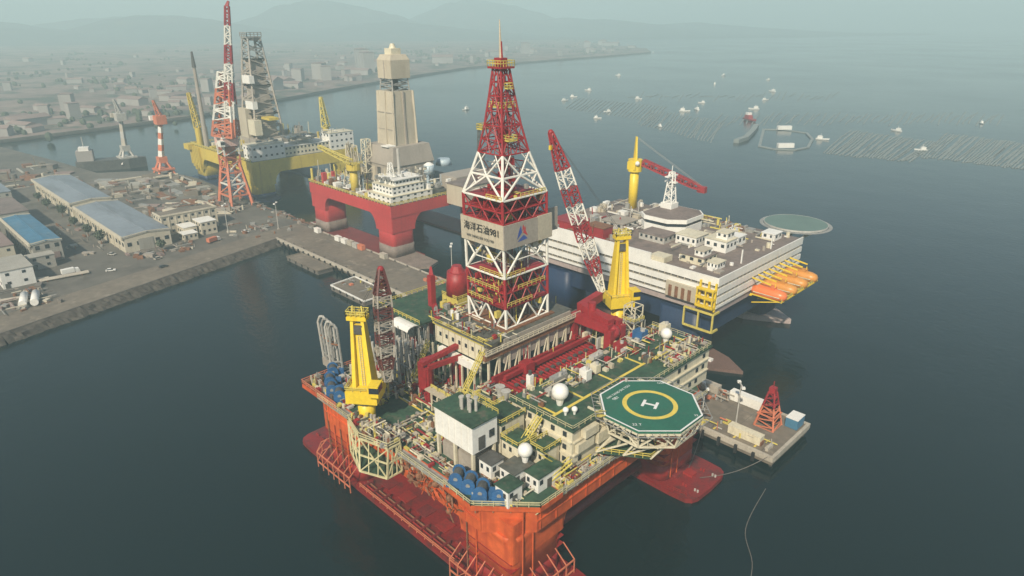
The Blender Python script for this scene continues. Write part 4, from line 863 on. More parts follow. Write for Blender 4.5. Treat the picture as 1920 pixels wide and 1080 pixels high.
# ------------------------------------------------------------ pedestal cranes with tapered king post and lattice boom
def pedestal_crane(lab, x, y, zb, zc, top, rz, boom0, boom1, hw, bw='derrick_white', br='derrick_red'):
    t = thing('pedestal_crane', lab, 'crane', (x,y,zb)); c, s = math.cos(rz), math.sin(rz)
    def P(u,v,z): return (x+u*c-v*s, y+u*s+v*c, z)
    MB().cyl(x,y,zb,zc,2.3,16).build('pedestal', 'crane_yellow', t, smooth=True); MB().cyl(x,y,zc,zc+.8,3.0,18).build('slew_ring', 'steel_dark', t)
    z = zc+.8
    def obx(name,u0,v0,z0_,u1,v1,z1_,mt):
        MB().add([P(u0,v0,z0_),P(u1,v0,z0_),P(u1,v1,z0_),P(u0,v1,z0_),P(u0,v0,z1_),P(u1,v0,z1_),P(u1,v1,z1_),P(u0,v1,z1_)],[(3,2,1,0),(4,5,6,7),(0,1,5,4),(1,2,6,5),(2,3,7,6),(3,0,4,7)]).build(name,mt,t)
    obx('machinery_house',-4.2,-3.6,z,4.2,3.4,z+3.6,'crane_yellow'); obx('operator_cab',2.4,-5.0,z+3.0,5.2,-1.2,z+6.2,'crane_yellow'); obx('cab_window',2.8,-5.1,z+4.2,5.3,-1.6,z+5.8,'glass'); obx('counterweight',-4.0,3.4,z+.4,4.0,5.4,z+3.0,'crane_yellow')
    tx, ty, tz = top
    # tapered king post: two side plates and a recessed web
    for sg in (-1,1):
        b0 = Vector(P(sg*hw,.6,z+3.4)); u = Vector((c,s,0)); v = Vector((-s,c,0)); tt = Vector(top) + u*sg*hw*.62
        MB().loft([[b0-u*.5-v*2.4,b0+u*.5-v*2.4,b0+u*.5+v*2.4,b0-u*.5+v*2.4],[tt-u*.4-v*1.0,tt+u*.4-v*1.0,tt+u*.4+v*1.0,tt-u*.4+v*1.0]]).build('king_post_side','crane_yellow',t)
    b0 = Vector(P(0,.9,z+3.4)); u = Vector((c,s,0)); v = Vector((-s,c,0)); tt = b0.lerp(Vector(top),.86)
    MB().loft([[b0-u*hw-v*.9,b0+u*hw-v*.9,b0+u*hw+v*1.4,b0-u*hw+v*1.4],[tt-u*hw*.66-v*.3,tt+u*hw*.66-v*.3,tt+u*hw*.66+v*.6,tt-u*hw*.66+v*.6]]).build('king_post_web','crane_yellow',t)
    q = b0.lerp(Vector(top),.79); MB().loft([[q-u*1.3-v*1.0,q+u*1.3-v*1.0,q+u*1.3-v*.7,q-u*1.3-v*.7],[q-u*1.1-v*.85+Vector((0,0,2.4)),q+u*1.1-v*.85+Vector((0,0,2.4)),q+u*1.1-v*.5+Vector((0,0,2.4)),q-u*1.1-v*.5+Vector((0,0,2.4))]]).build('dark_hole_plate','steel_dark',t)  # dark plate paints the shade of a hole near the post head
    q = b0 - v*1.2; q2 = b0.lerp(Vector(top),.75) - v*.6; lm = MB(); lm.bar(q-u*.35,q2-u*.35,.12).bar(q+u*.35,q2+u*.35,.12)
    for f in range(24): c3 = q.lerp(q2,f/23); lm.bar(c3-u*.35,c3+u*.35,.1)
    lm.build('ladder','rail_pale',t)
    for f in (.12,.5,.9): q = b0.lerp(Vector(top),f); k = hw*(1-.38*f); MB().bar(q-u*k,q+u*k,.9).build('cross_member','crane_yellow',t)
    q = Vector(top); MB().loft([[q-u*2.6-v*1.5,q+u*2.6-v*1.5,q+u*2.6+v*1.5,q-u*2.6+v*1.5],[q-u*2.6-v*1.5+Vector((0,0,1.1)),q+u*2.6-v*1.5+Vector((0,0,1.1)),q+u*2.6+v*1.5+Vector((0,0,1.1)),q-u*2.6+v*1.5+Vector((0,0,1.1))]]).build('head_platform','crane_yellow',t)
    r0 = [q+u*a*2.6+v*b*1.5+Vector((0,0,1.1)) for a,b in ((-1,-1),(1,-1),(1,1),(-1,1),(-1,-1))]; MB().rail(r0,1.5,1.2,.2).build('hand_rail','rail_yellow',t)
    for sg in (-1,1): MB().bar(q+u*sg*1.4+Vector((0,0,1)),q+u*sg*1.2+Vector((0,0,3.6)),.4).build('sheave_mast','rail_yellow',t)
    r1 = [P(a,b,z+3.6) for a,b in ((-4.2,3.4),(-4.2,-3.6),(4.2,-3.6),(4.2,3.4))]; MB().rail(r1,1.2,2,.16).build('hand_rail','rail_yellow',t)
    # lattice boom in red and white sections
    p0, p1 = Vector(boom0), Vector(boom1); L = (p1-p0).length; ns = 9
    for i in range(ns):
        f0, f1 = i/ns, (i+1)/ns; w0 = 1.4 + 2.4*min(1,f0*4) if f0 < .25 else (3.8 if f0 < .75 else 3.8-2.8*(f0-.75)/.25); w1 = 1.4 + 2.4*min(1,f1*4) if f1 < .25 else (3.8 if f1 < .75 else 3.8-2.8*(f1-.75)/.25)
        MB().lattice(p0.lerp(p1,f0),p0.lerp(p1,f1),w0,w1,.42 if i < ns-2 else .5,3,up=(.2,.9,.3)).build('boom_section',bw if i % 2 == 0 and i < ns-1 else br,t)
    MB().sph(p1.x,p1.y,p1.z,.9,10,6).build('boom_tip_sheave','derrick_red',t)
    for k in (-.5,.5): MB().bar(Vector(top)+Vector((k,0,1.5)),p1+Vector((k*.3,0,0)),.12,n=3).build('pendant_rope','steel_dark',t)
    hk = p1 + Vector((.3,-.3,-4)); MB().bar(p1,hk,.12,n=3).build('hoist_rope','steel_dark',t); MB().cbox(hk.x,hk.y,hk.z-1.4,.8,.8,1.4).build('hook_block','crane_yellow',t)
    return t
pedestal_crane('bright yellow pedestal crane with tapered post beside the truss gallery at the left deck edge', -138.2,83.6,29,35.6,(-141.6,85.4,57.5),rad(38),(-135.2,88.6,40.5),(-140.6,92.8,69.5),2.25,'boom_dull','boom_red')
pedestal_crane('yellow pedestal crane with long red and white boom leaning toward the derrick', -121.6,171.2,29,41,(-122.6,172.2,64),rad(60),(-126.5,168.5,45.6),(-143.4,160.4,96.5),2.35)
# ------------------------------------------------------------ semi-submersible helper
def arch2(u0, u1, cw, zb, zc, r):
    lo, hi = u0 + cw, u1 - cw
    pts = [(u0, zb+2), (u0, zc), (lo, zc)] + [(lo + r - r*math.cos(rad(a)), zc + (zb-zc)*math.sin(rad(a))) for a in (15,30,45,60,75,90)]
    return pts + [(hi - r + r*math.sin(rad(a)), zc + (zb-zc)*math.cos(rad(a))) for a in (0,15,30,45,60,75)] + [(hi, zc), (u1, zc), (u1, zb+2)]
def semisub(t, x0, x1, y0, y1, zb, zt, cw, mt, mtp, over):
    for y in (y0, y1-cw): 
        MB().prism([(x0-over,y-2),(x1+over-8,y-2),(x1+over,y+cw/2),(x1+over-8,y+cw+2),(x0-over,y+cw+2)], -7, 1.2).build('pontoon', mtp, t)
        for x in (x0, x1-cw):
            MB().loft([[(p[0],p[1],z) for p in rrect(x,y,x+cw,y+cw,2.5,4)] for z in (1,zb+.5)]).build('column', mt, t, smooth=True)
            MB().loft([[(p[0],p[1],z) for p in rrect(x-.12,y-.12,x+cw+.12,y+cw+.12,2.5,4)] for z in (1,5)]).build('column_foot', mtp, t, smooth=True)
    hb_ = MB().box(x0-.6,y0-.6,zb,x1+.6,y1+.6,zt).build('deck_box', mt, t)
    for d0 in (y0-.3, y1-2.2): MB().slab(arch2(x0,x1,cw,zb,zb-9,7),'y',d0,d0+2.5).build('arched_girder', mt, t)
    for d0 in (x0-.3, x1-2.2): MB().slab(arch2(y0,y1,cw,zb,zb-9,7),'x',d0,d0+2.5).build('arched_girder', mt, t)
    return hb_
def scatter(t, n, x0, y0, x1, y1, z, hmax, seed, cl, s=1.0, name='deck_fittings', rot=0):
    r = random.Random(seed); ms = {}
    for _ in range(n):
        m = ms.setdefault(r.choice(cl), MB()); x = r.uniform(x0,x1); y = r.uniform(y0,y1); k = r.random()
        if k < .3: L = r.uniform(3,12)*s; h = r.uniform(.5,2.5); m.bar((x,y,z+h),(min(x1,x+L),y,z+h) if r.random()<.5 else (x,min(y1,y+L),z+h), r.uniform(.3,.8)*s, n=5)
        elif k < .75: m.cbox(x,y,z,r.uniform(1,4)*s*(r.uniform(.6,2.6) if rot else 1),r.uniform(1,4)*s,r.uniform(.6,hmax*.7),r.choice((0,0,.3,-.4,.8))*rot)
        elif k < .9: m.cyl(x,y,z,z+r.uniform(1,hmax),r.uniform(.3,1.0)*s,8)
        else: m.bar((x,y,z),(x+r.uniform(-1,1),y,z+hmax*r.uniform(.8,1.6)),.35*s)
    for k, m in ms.items(): m.build(name, k, t, kind='stuff')
def cabin_block(t, x0, y0, z0, x1, y1, z1, mt, roof, nwx=0, nwy=0, rows=1, name='house_block'):
    b = MB().box(x0,y0,z0,x1,y1,z1).build(name, mt, t); MB().box(x0-.3,y0-.3,z1,x1+.3,y1+.3,z1+.3).build('roof', roof, b)
    for r_ in range(rows):
        zz = z0 + (r_+.45)*(z1-z0)/rows; h = min(1.4,(z1-z0)/rows*.4)
        for k in range(nwx): x = x0 + (k+.3)*(x1-x0)/nwx; MB().box(x,y0-.1,zz,x+min(1.6,(x1-x0)/nwx*.42),y0+.05,zz+h).build('window','glass',b)
        for k in range(nwy): y = y0 + (k+.3)*(y1-y0)/nwy; MB().box(x1-.05,y,zz,x1+.1,y+min(1.6,(y1-y0)/nwy*.42),zz+h).build('window','glass',b)
    return b

# ------------------------------------------------------------ white accommodation platform behind the pier
FL = thing('accommodation_platform', 'white floating hotel platform with open decks painted as dark bands on blue columns', 'platform', (-165,261,0))
mat('hull_mauve', (.40,.33,.31), .6, .2, .06, .35, (.16,.1,.09)); mat('pont_brown', (.17,.105,.085), .6, .3, .06, .3, (.08,.05,.04))
for yc, tip in ((231,-102.5),(290,-110)):
    MB().prism([(-226,yc-11),(-128,yc-11),(tip-14,yc-9),(tip,yc-1),(tip-10,yc+6),(-128,yc+11),(-226,yc+11)], -6, 1.3 if yc < 250 else 2.4).build('pontoon','pont_brown' if yc < 250 else 'hull_mauve',FL)  # far pontoon takes the lighter mauve to paint in its sunlit tone
    MB().box(tip-19,yc-3,1.3,tip-13,yc-1,2.2).build('pontoon_hatch','white',FL)
for x in (-207,-140):
    for y in (224.5,283):
        MB().loft([[(p[0],p[1],z) for p in rrect(x,y,x+19,y+15,3,4)] for z in (1,21)]).build('column','hull_blue',FL,smooth=True)
MB().box(-212,227,14,-117,296,23).build('lower_hull','hull_blue',FL); MB().box(-214.6,225,23,-114.8,297.4,26).build('hull_side','hull_mauve',FL)
# wall storeys: white bands with recessed dark strips painting the shade of open decks
z = 26.0
for i, (h, mt) in enumerate(((1.0,'white'),(1.15,'glass'),(2.35,'white'),(1.15,'glass'),(2.35,'white'),(1.15,'glass'),(2.5,'white'))):
    d = 0 if mt == 'white' else .8
    MB().box(-215+d,224+d,z,-114-d,298-d,z+h).build('wall_band' if mt == 'white' else 'deck_shade_band', mt, FL); z += h
ZR = z
MB().box(-214.5,224.5,ZR,-114.5,297.5,ZR+.25).build('roof_deck','deck_grey',FL)
MB().box(-215,224,ZR,-145,224.9,ZR+3.6).build('bulwark','white',FL); MB().box(-145,224,ZR,-114,224.5,ZR+.8).build('bulwark','white',FL); MB().box(-114.5,224.5,ZR,-114,298,ZR+.8).build('bulwark','white',FL); MB().box(-146,224.9,ZR,-139,231,ZR+2.6).build('ramp_house','cream',FL)
for zz in (27.0,30.5,34.0):
    for k in range(24): y = 226 + k*3; MB().box(-114.5,y,zz,-114.2,y+.22,zz+1.15).build('mullion','tan',FL)
    for k in range(33): x = -213 + k*3; MB().box(x,224.2,zz,x+.22,224.5,zz+1.15).build('mullion','tan',FL)
    MB().box(-214.6,224.25,zz+.45,-114.3,224.4,zz+.55).build('deck_rail','tan',FL); MB().box(-114.4,224.4,zz+.45,-114.25,297.6,zz+.55).build('deck_rail','tan',FL)
# bridge house with rounded front
B = [(-176,283),(-176,262),(-172,258.5),(-160,258.5),(-153.5,264),(-153.5,278),(-158,283)]
def ins(poly, d): cx = sum(p[0] for p in poly)/len(poly); cy_ = sum(p[1] for p in poly)/len(poly); return [(p[0]+(cx-p[0])*d, p[1]+(cy_-p[1])*d) for p in poly]
br = MB().prism(B, ZR, ZR+4).build('bridge','white',FL); MB().prism(ins(B,.04), ZR+4, ZR+5.6).build('bridge_window','glass',br); MB().prism(ins(B,-.03), ZR+5.6, ZR+7.4).build('bridge_top','white',br); MB().prism(ins(B,.03), ZR+7.4, ZR+7.6).build('bridge_roof','deck_grey',br)
# white lattice mast with crosstrees
mz = ZR+7.6; ms = MB().box(-174,274,mz,-168,280,mz+2.5).build('mast_house','white',FL)
MB().lattice((-171,277,mz+2.5),(-171,277,mz+17),4.2,1.8,.5,7).build('mast','white',ms); MB().box(-174,276,mz+12,-168,278,mz+12.6).build('crosstree','white',ms); MB().box(-172,272.6,mz+15,-170,281,mz+15.5).build('crosstree','white',ms); MB().bar((-171,277,mz+17),(-171,277,mz+20),.3).build('aerial','white',ms)
# deck houses
for a in ((-151,252,ZR+.2,-141,262,ZR+4.4,'white','cream',4,4,1),(-138,254,ZR+.2,-128,263,ZR+5,'white','cream',3,3,1),(-134,256,ZR+5.3,-129,262,ZR+8,'white','cream',2,2,1),(-134,266,ZR+.2,-129,273,ZR+4,'white','white',2,2,1),(-137,233,ZR+.2,-126,243,ZR+3.4,'cream','deck_grey',3,3,1),(-131,234,ZR+3.7,-127,240,ZR+6,'white','tan',2,2,1),(-124.5,233,ZR+.2,-120,239,ZR+2.8,'white','cream',3,3,1),(-127,284,ZR+.2,-121,291,ZR+3.2,'white','white',2,2,1),(-166,246,ZR+.2,-153,256,ZR+3.2,'pipe_grey','deck_grey',5,3,1),(-190,250,ZR+.2,-178,262,ZR+3,'pipe_grey','tan_grey',3,3,1)): cabin_block(FL,*a,name='deck_house')
cabin_block(FL,-206,232,ZR+.2,-192,244,ZR+4,'derrick_red','riser_red',0,0,1,'red_module'); cabin_block(FL,-186,233,ZR+.2,-176,240,ZR+5,'derrick_red','rust',0,0,1,'red_module')
scatter(FL,90,-212,228,-172,262,ZR+.25,4,31,['derrick_red','steel','pipe_grey','rust','white']); scatter(FL,60,-150,262,-118,296,ZR+.25,2.5,32,['cream','rail_yellow','steel','white','tan_grey']); scatter(FL,60,-212,264,-178,296,ZR+.25,4,33,['steel','white','tan','pipe_grey']); scatter(FL,26,-150,228,-118,252,ZR+.25,2,34,['cream','steel','white','tan_grey']); scatter(FL,40,-176,283,-140,297,ZR+.25,3,35,['rail_yellow','steel','cream','rust'])
for k in range(2): MB().box(-117.6-k*.0,247+k*26,ZR+.25,-117.2,247.6+k*26,ZR+6).build('lamp_post','white',FL)
# arched gangway opening and yellow davit frames at the near corner
MB().box(-136,222.8,26.2,-122,224.2,32.4).build('gangway_recess','tan',FL)
for k in range(4): MB().box(-134.6+k*2.9,222.6,26.4,-133.2+k*2.9,222.9,31).build('gangway_bay','rust',FL)
m = MB()
for u in (-121,-117.4,-114.4):
    m.bar((u,223.2,25),(u,223.2,36.5),.7).bar((u,221,27),(u,221,34),.5)
    for zz in (27,30.5,34): m.bar((u,220.6,zz),(u,224,zz),.5)
for zz in (27,30.5,34): m.bar((-121.4,221,zz),(-114,221,zz),.6); m.box(-121.4,220.8,zz-.6,-114,223.4,zz-.3)
m.build('davit_frame','crane_yellow',FL)
fr = MB()
for zz in (17,24.4): fr.path([(-126,221.6,zz),(-113.6,221.6,zz),(-113.6,226,zz)],.7)
for u in (-126,-119.8,-113.6): fr.bar((u,221.6,17),(u,221.6,24.4),.6)
fr.build('fender_frame','rail_yellow',FL)
# helideck of the platform
h2 = thing('platform_helideck','round green helideck painted pale as if in haze at the far corner of the white platform','helideck',(-125,315,36))
MB().cyl(-125.4,315.4,38.6,39.2,14.2,24).build('landing_deck','heli_hazed',h2); MB().ring(-125.4,315.4,38.5,14.1,14.35,.75,40).build('deck_edge','pipe_grey',h2); MB().ring(-125.4,315.4,38.3,14.6,16.2,.15,32).build('safety_net','steel',h2)
m = MB()
for k in range(8): a = rad(45*k+10); m.bar((-125.4+13*math.cos(a),315.4+13*math.sin(a),38.5),(-125.4+7*math.cos(a),312+7*math.sin(a),34.5),.5)
for k in range(8): a = rad(45*k+10); b = rad(45*k+55); m.bar((-125.4+7*math.cos(a),312+7*math.sin(a),34.5),(-125.4+7*math.cos(b),312+7*math.sin(b),34.5),.45)
for x in (-131,-125,-119): m.bar((x,312,34.5),(x,298,28),.7).bar((x,306,34.5),(x,298,35),.6)
m.build('deck_truss','cream',h2)
# lifeboats in davits along the +x side
def lifeboat(y, hull_mt, top_mt, lab, z=23.2):
    t = thing('lifeboat', lab, 'lifeboat', (-108,y,z), 'lifeboats of the white platform'); rings = []
    for u, k in ((-6.6,.25),(-6,.7),(-4,.98),(0,1.0),(4,.98),(6,.7),(6.6,.25)):
        rings.append([(-107.4+u*1.12, y+2.6*k*math.cos(rad(a)), z+2.6+(2.2*k*math.sin(rad(a)) if a > 180 else 2.5*k*math.sin(rad(a)))) for a in range(0,360,30)])
    MB().loft(rings).build('hull',hull_mt,t,smooth=True); MB().box(-111.6,y-1.4,z+4.4,-105,y+1.4,z+5.7).build('canopy',top_mt,t); MB().box(-113,y-2.7,z+2.4,-102,y+2.7,z+2.7).build('fender','cream',t)
    for u in (-111,-105.2): MB().bar((u,y,z+4),(u,y,z+7),.3).build('lifting_hook','crane_yellow',t)
lifeboat(254.5,'boat_orange','boat_orange','bright orange lifeboat nearest the viewer on the white platform'); lifeboat(264,'boat_amber','boat_amber','middle amber lifeboat hung beside the white platform'); lifeboat(274,'boat_amber','boat_amber','third amber lifeboat hung beside the white platform'); lifeboat(284,'boat_amber','boat_amber','farthest amber lifeboat hung beside the white platform')
dv = MB()
for y in (252,257,261.5,266.5,271.5,276.5,281.5,286.5):
    dv.bar((-114,y,24.5),(-101.5,y,24.2),.4).bar((-114,y,31.5),(-106,y,30.4),.5).bar((-113,y,21),(-102,y,24.2),.35)
dv.bar((-101,252,24.2),(-101,287,24.2),.5).box(-114,251,24.0,-113,288,24.4)
dv.build('lifeboat_davits','crane_yellow',FL)
MB().rail([(-101,252,24.3),(-101,287,24.3)],1.3,2,.2).build('hand_rail','rail_yellow',FL)
# platform's own yellow crane with red boom
pc = thing('platform_crane','yellow post crane with a long red boom on the white platform','crane',(-199,287,ZR))
MB().cyl(-199,287,ZR,58,2.3,14).build('post','crane_yellow',pc,smooth=True); MB().cyl(-199,287,57,63,3.6,14).build('slewing_house','crane_yellow',pc); MB().box(-201.4,283.6,58,-196.6,290.4,62).build('machinery_house','crane_yellow',pc)
for s in (-1,1):
    MB().bar((-199+s*1.8,287-s*1.8,62),(-199.4+s*.7,287.4-s*.7,74),1.0,w2=.6).build('mast_leg','crane_yellow',pc); MB().bar((-201+s*1.2,289-s*1.2,62),(-199.4+s*.5,287.4-s*.5,74),.7).build('back_stay','crane_yellow',pc)
MB().sph(-196,284.6,61.5,1.2,10,6).build('boom_pivot','white',pc)
p0, p1 = Vector((-195.6,289,61.6)), Vector((-167,299.5,51))
for i in range(6): MB().lattice(p0.lerp(p1,i/6),p0.lerp(p1,(i+1)/6),2.6 if i < 4 else 2.6,2.6 if i < 5 else 1.4,.75,3).build('boom_section','derrick_red',pc)
MB().box(p1.x-2.4,p1.y-1.2,p1.z-1.8,p1.x+1.8,p1.y+1.2,p1.z+1.2).build('boom_head','derrick_red',pc)
for k in (-.6,.6): MB().bar((-199.4,287.4+k,74),p1+Vector((0,k,1)),.18,n=3).build('pendant_rope','steel',pc)

# ------------------------------------------------------------ red rig with the tan enclosed tower
mat('rig_red', (.50,.045,.045), .5, .18, .06, .3, (.26,.04,.035)); mat('tank_blue', (.42,.52,.58), .4, .1, .3); mat('stain_grey', (.24,.19,.16), .7, .35, .2, .5, (.1,.08,.06))
RR = thing('red_drilling_rig', 'bright red drilling rig with a tan boxed derrick beyond the pier', 'drilling rig', (-352,252,0))
semisub(RR,-395,-308,213,291,25,31.6,15.5,'rig_red','boot_red',14)
for y in (213,275.5):
    for x in (-395,-323.5): MB().loft([[(p[0],p[1],z) for p in rrect(x-.25,y-.25,x+15.75,y+15.75,2.5,4)] for z in (.9,8)]).build('stained_foot','stain_grey',RR,smooth=True)
MB().prism([(-322,211),(-290,211),(-283,219),(-287,228),(-322,230)],-5,1.4).build('pontoon_end','stain_grey',RR)
MB().box(-394.5,213.5,31.6,-308.5,290.5,31.9).build('main_deck','deck_dark',RR)
MB().rail([(-396,291,31.8),(-396,212.3,31.8),(-307.3,212.3,31.8),(-307.3,291,31.8)],1.8,3,.28).build('hand_rail','rail_yellow',RR)
# substructure and enclosed tower
cx, cy_ = -352, 252
def sq(hx_,hy_,z,ox=0,oy=0): return [(cx+ox-hx_,cy_+oy-hy_,z),(cx+ox+hx_,cy_+oy-hy_,z),(cx+ox+hx_,cy_+oy+hy_,z),(cx+ox-hx_,cy_+oy+hy_,z)]
MB().loft([sq(15,15,31.9),sq(15,15,46)]).build('substructure','tan_grey',RR); MB().loft([sq(15.6,15.6,46),sq(13.6,13.6,57)]).build('drill_floor_house','tan_grey',RR); MB().box(cx+3,cy_-15,57,cx+10,cy_-9,57.6).build('white_roof_panel','white',RR)
for k in range(5): MB().box(cx-13+k*5.6,cy_-15.4,33,cx-10+k*5.6,cy_-14.9,44).build('bay_door','tan' if k % 2 else 'steel_dark',RR)
for k in range(4): MB().box(cx+14.9,cy_-12+k*6.5,33,cx+15.4,cy_-8+k*6.5,44).build('bay_door','tan_grey',RR)
rings = [sq(8.4,8.4,56),sq(8.2,8.2,74),sq(7.4,7.4,88.5)]
MB().loft(rings).build('tower_cladding','tan',RR,label='tan clad lower tower')
for s in (-1,1):
    MB().bar((cx+s*8.3,cy_-8.5,56),(cx+s*7.4,cy_-7.6,88.4),1.2).build('corner_post','tan',RR); MB().bar((cx+8.5,cy_+s*8.3,56),(cx+7.6,cy_+s*7.4,88.4),1.2).build('corner_post','tan',RR)
MB().bar((cx+.4,cy_-8.6,56),(cx+.4,cy_-7.7,88.4),1.1).build('cladding_rib','tan',RR); MB().bar((cx+8.6,cy_,56),(cx+7.7,cy_,88.4),1.1).build('cladding_rib','tan_grey',RR)
for zz in (66,76): MB().box(cx-8.5,cy_-8.52,zz,cx+8.5,cy_-7,zz+.4).build('cladding_seam','tan_grey',RR)
MB().lattice((cx,cy_,88.4),(cx,cy_,96),12.4,11.2,.8,4).build('open_lattice','steel',RR); MB().bar((cx,cy_,88),(cx,cy_,96),3.2).build('travelling_block','steel_dark',RR)
MB().loft([sq(6.8,6.8,95.6),sq(6.9,6.9,106),sq(5.4,5.4,109)]).build('upper_cladding','tan',RR,label='tan boxed upper tower'); MB().box(cx-.4,cy_-7.1,95.8,cx+.4,cy_-6.7,105.8).build('cladding_rib','tan_grey',RR)
MB().loft([sq(3.4,3.4,109),sq(3.4,3.4,112.4)]).build('crown_house','cream',RR); MB().cyl(cx,cy_,112.4,115,2.2,12,1.2).build('crown_cap','cream',RR)
# quarters at the near corner
qs = [(-331,213.6,31.9,-308.6,243,36.5,'white','cream',5,6,2),(-329,216,36.8,-310,238,41.5,'white','cream',6,7,2),(-327,219,41.8,-311,236,44.6,'white','white',7,7,1)]
for a in qs: cabin_block(RR,*a,name='quarters')
MB().box(-328,217.6,44.9,-310,237.4,45.4).build('bridge_wing','white',RR); MB().cyl(-322,230,45,60,.9,10).build('mast','heli_green' if False else 'pipe_grey',RR); MB().lattice((-325,226,45.2),(-325,226,52),3,1.6,.35,4).build('radar_mast','white',RR)
MB().box(-306.5,252,27,-290,272,39).build('side_module','tan',RR); MB().box(-307,251.6,39,-289.6,272.4,39.4).build('side_module_roof','deck_grey',RR); MB().box(-325,262,31.9,-309,290,40).build('aft_module','tan_grey',RR)
MB().cyl(-330,258,40,45.6,3.2,14).build('tank','tank_blue',RR,smooth=True); MB().cyl(-330,258,45.6,47,3.2,14,1.0).build('tank_top','white',RR); MB().cyl(-345,282,40,44,5.4,16,4).build('dome_tank','tank_blue',RR,smooth=True)
# yellow crane stump, pipe racks, standing pipes
MB().cyl(-348,216,31.9,46,2.3,12).build('crane_post','hull_yellow',RR,smooth=True); MB().cyl(-348,216,46,49.6,4.2,14).build('crane_slew_house','hull_yellow',RR); MB().rail([(-352,212,49.6),(-344,212,49.6),(-344,220,49.6)],1.5,2,.25).build('hand_rail','rail_yellow',RR)
MB().lattice((-352,217,50),(-385,216,55),2.6,1.6,.45,10).build('crane_boom','rail_yellow',RR)
m = MB(); rr = random.Random(8)
for k in range(16): m.bar((-377+rr.uniform(0,16),224+rr.uniform(0,12),32),(-376+rr.uniform(0,16),224+rr.uniform(0,12),50+rr.uniform(0,9)),.7,n=5)
m.build('standing_pipe','tan',RR,kind='stuff')
m = MB(); m.lattice((-362,235,40),(-362,235,60),5,4,.5,6); m.lattice((-374,232,36),(-374,232,55),6,5,.5,6); m.build('pipe_frame','cream',RR)
scatter(RR,150,-394,214,-332,236,31.9,6,41,['cream','steel','tank_blue','rust','tan','rail_yellow','white'],1.1); scatter(RR,70,-394,236,-370,289,31.9,9,42,['cream','steel','tan','rail_yellow'],1.2); scatter(RR,60,-394,213,-384,240,31.9,10,43,['rail_yellow','cream','tan','rig_red'],.9); scatter(RR,50,-330,214,-309,250,45,3,44,['white','cream','steel'],.5)
scatter(RR,40,-336,240,-310,262,36,5,45,['cream','steel','tank_blue','white'],.9)
m = MB(); m.lattice((-330,300,20),(-330,300,66),3.4,1.0,.5,14); m.box(-332.5,297.5,44,-327.5,302.5,44.5).box(-334,296,34,-326,304,34.6); m.build('dark_mast','steel_dark',RR)

# ------------------------------------------------------------ yellow rig behind the quay crane
YR = thing('yellow_drilling_rig', 'yellow drilling rig with white quarters and grey lattice derrick in the haze', 'drilling rig', (-545,264,0))
semisub(YR,-600,-491,219,309,20,29.4,17,'hull_yellow','hull_blue',10)
MB().box(-599.5,219.5,29.4,-491.5,308.5,29.7).build('main_deck','deck_dark',YR); MB().rail([(-601,309,29.6),(-601,218.2,29.6),(-490.2,218.2,29.6)],2,4,.4).build('hand_rail','rail_yellow',YR)
for k in range(6): MB().box(-601+k*3.2,216.6,14-(k%3)*2,-599+k*3.2,218.6,29).build('mooring_fairlead','hull_yellow',YR)
MB().box(-606,214,26,-596,224,30.4).build('corner_sponson','hull_yellow',YR)
cabin_block(YR,-506,221,29.7,-491.8,247,41,'white','cream',3,6,2,'quarters'); cabin_block(YR,-506,286,29.7,-491.8,308,43,'white','cream',3,5,3,'quarters'); cabin_block(YR,-512,247.3,29.7,-493,285.7,37,'cream','white',0,12,2,'quarters')
MB().cyl(-503,267,42,42.6,13,20).build('helideck','deck_dark',YR); MB().lattice((-503,267,37.2),(-503,267,42),10,16,.5,2).build('helideck_truss','white',YR)
dx, dy = -556, 262; lev = ((36,12),(56,10.5),(78,8.4),(98,6.6),(114,5))
MB().box(dx-14,dy-14,29.7,dx+14,dy+14,37).build('substructure','tan_grey',YR)
for i in range(4):
    (za,ha),(zb_,hb2) = lev[i],lev[i+1]
    MB().lattice((dx,dy,za),(dx,dy,zb_),2*ha,2*hb2,1.3,4).build('derrick_section','tan_grey' if i < 3 else 'steel',YR)
    if i < 3: MB().loft([[(dx+a*ha*.72,dy+b*ha*.72,za) for a,b in CO],[(dx+a*hb2*.72,dy+b*hb2*.72,zb_) for a,b in CO]]).build('derrick_core','tan_grey' if i else 'tan',YR)
MB().box(dx-9,dy-2,112,dx+9,dy+2,114.4).build('crown_beam','steel_dark',YR); MB().box(dx-6,dy-6,114,dx+6,dy+6,115).build('crown_platform','steel',YR); MB().rail([(dx-6,dy-6,115),(dx+6,dy-6,115),(dx+6,dy+6,115)],3,3,.5).build('crown_rail','steel',YR)
for zz in (60,80): MB().box(dx-2,dy-11,zz,dx+11,dy-7,zz+6).build('derrick_cabin','white',YR)
MB().box(dx+10,dy-5,52,dx+24,dy+3,54).build('racking_arm','hull_yellow',YR); MB().box(dx+4,dy-14,40,dx+16,dy-8,52).build('wind_wall','cream',YR); MB().box(dx-14,dy-14,37,dx+2,dy-9,60).build('wind_wall','tan',YR)
MB().cyl(-582,224,29.7,92,2.0,10,1.2).build('flare_post','tan_grey',YR); MB().cyl(-582,224,92,104,1.8,8,.8).build('flare_tip','steel_dark',YR)
MB().cyl(-590,222,29.7,44,2.6,12).build('crane_post','hull_yellow',YR); MB().lattice((-590,222,44),(-592,220,72),4,2,.7,8).build('crane_boom','hull_yellow',YR)
MB().cyl(-520,300,29.7,44,2.6,12).build('crane_post','hull_yellow',YR); MB().lattice((-520,300,44),(-522,299,68),5,1.6,.8,8).build('crane_boom','rail_yellow',YR)
scatter(YR,90,-598,222,-514,306,29.7,10,51,['tan','cream','steel','rail_yellow','white','hull_yellow'],1.6); scatter(YR,40,-560,270,-510,304,34,12,52,['steel','tan_grey','cream'],2); scatter(YR,30,-504,224,-493,306,42.4,3,53,['white','cream','steel'],1)
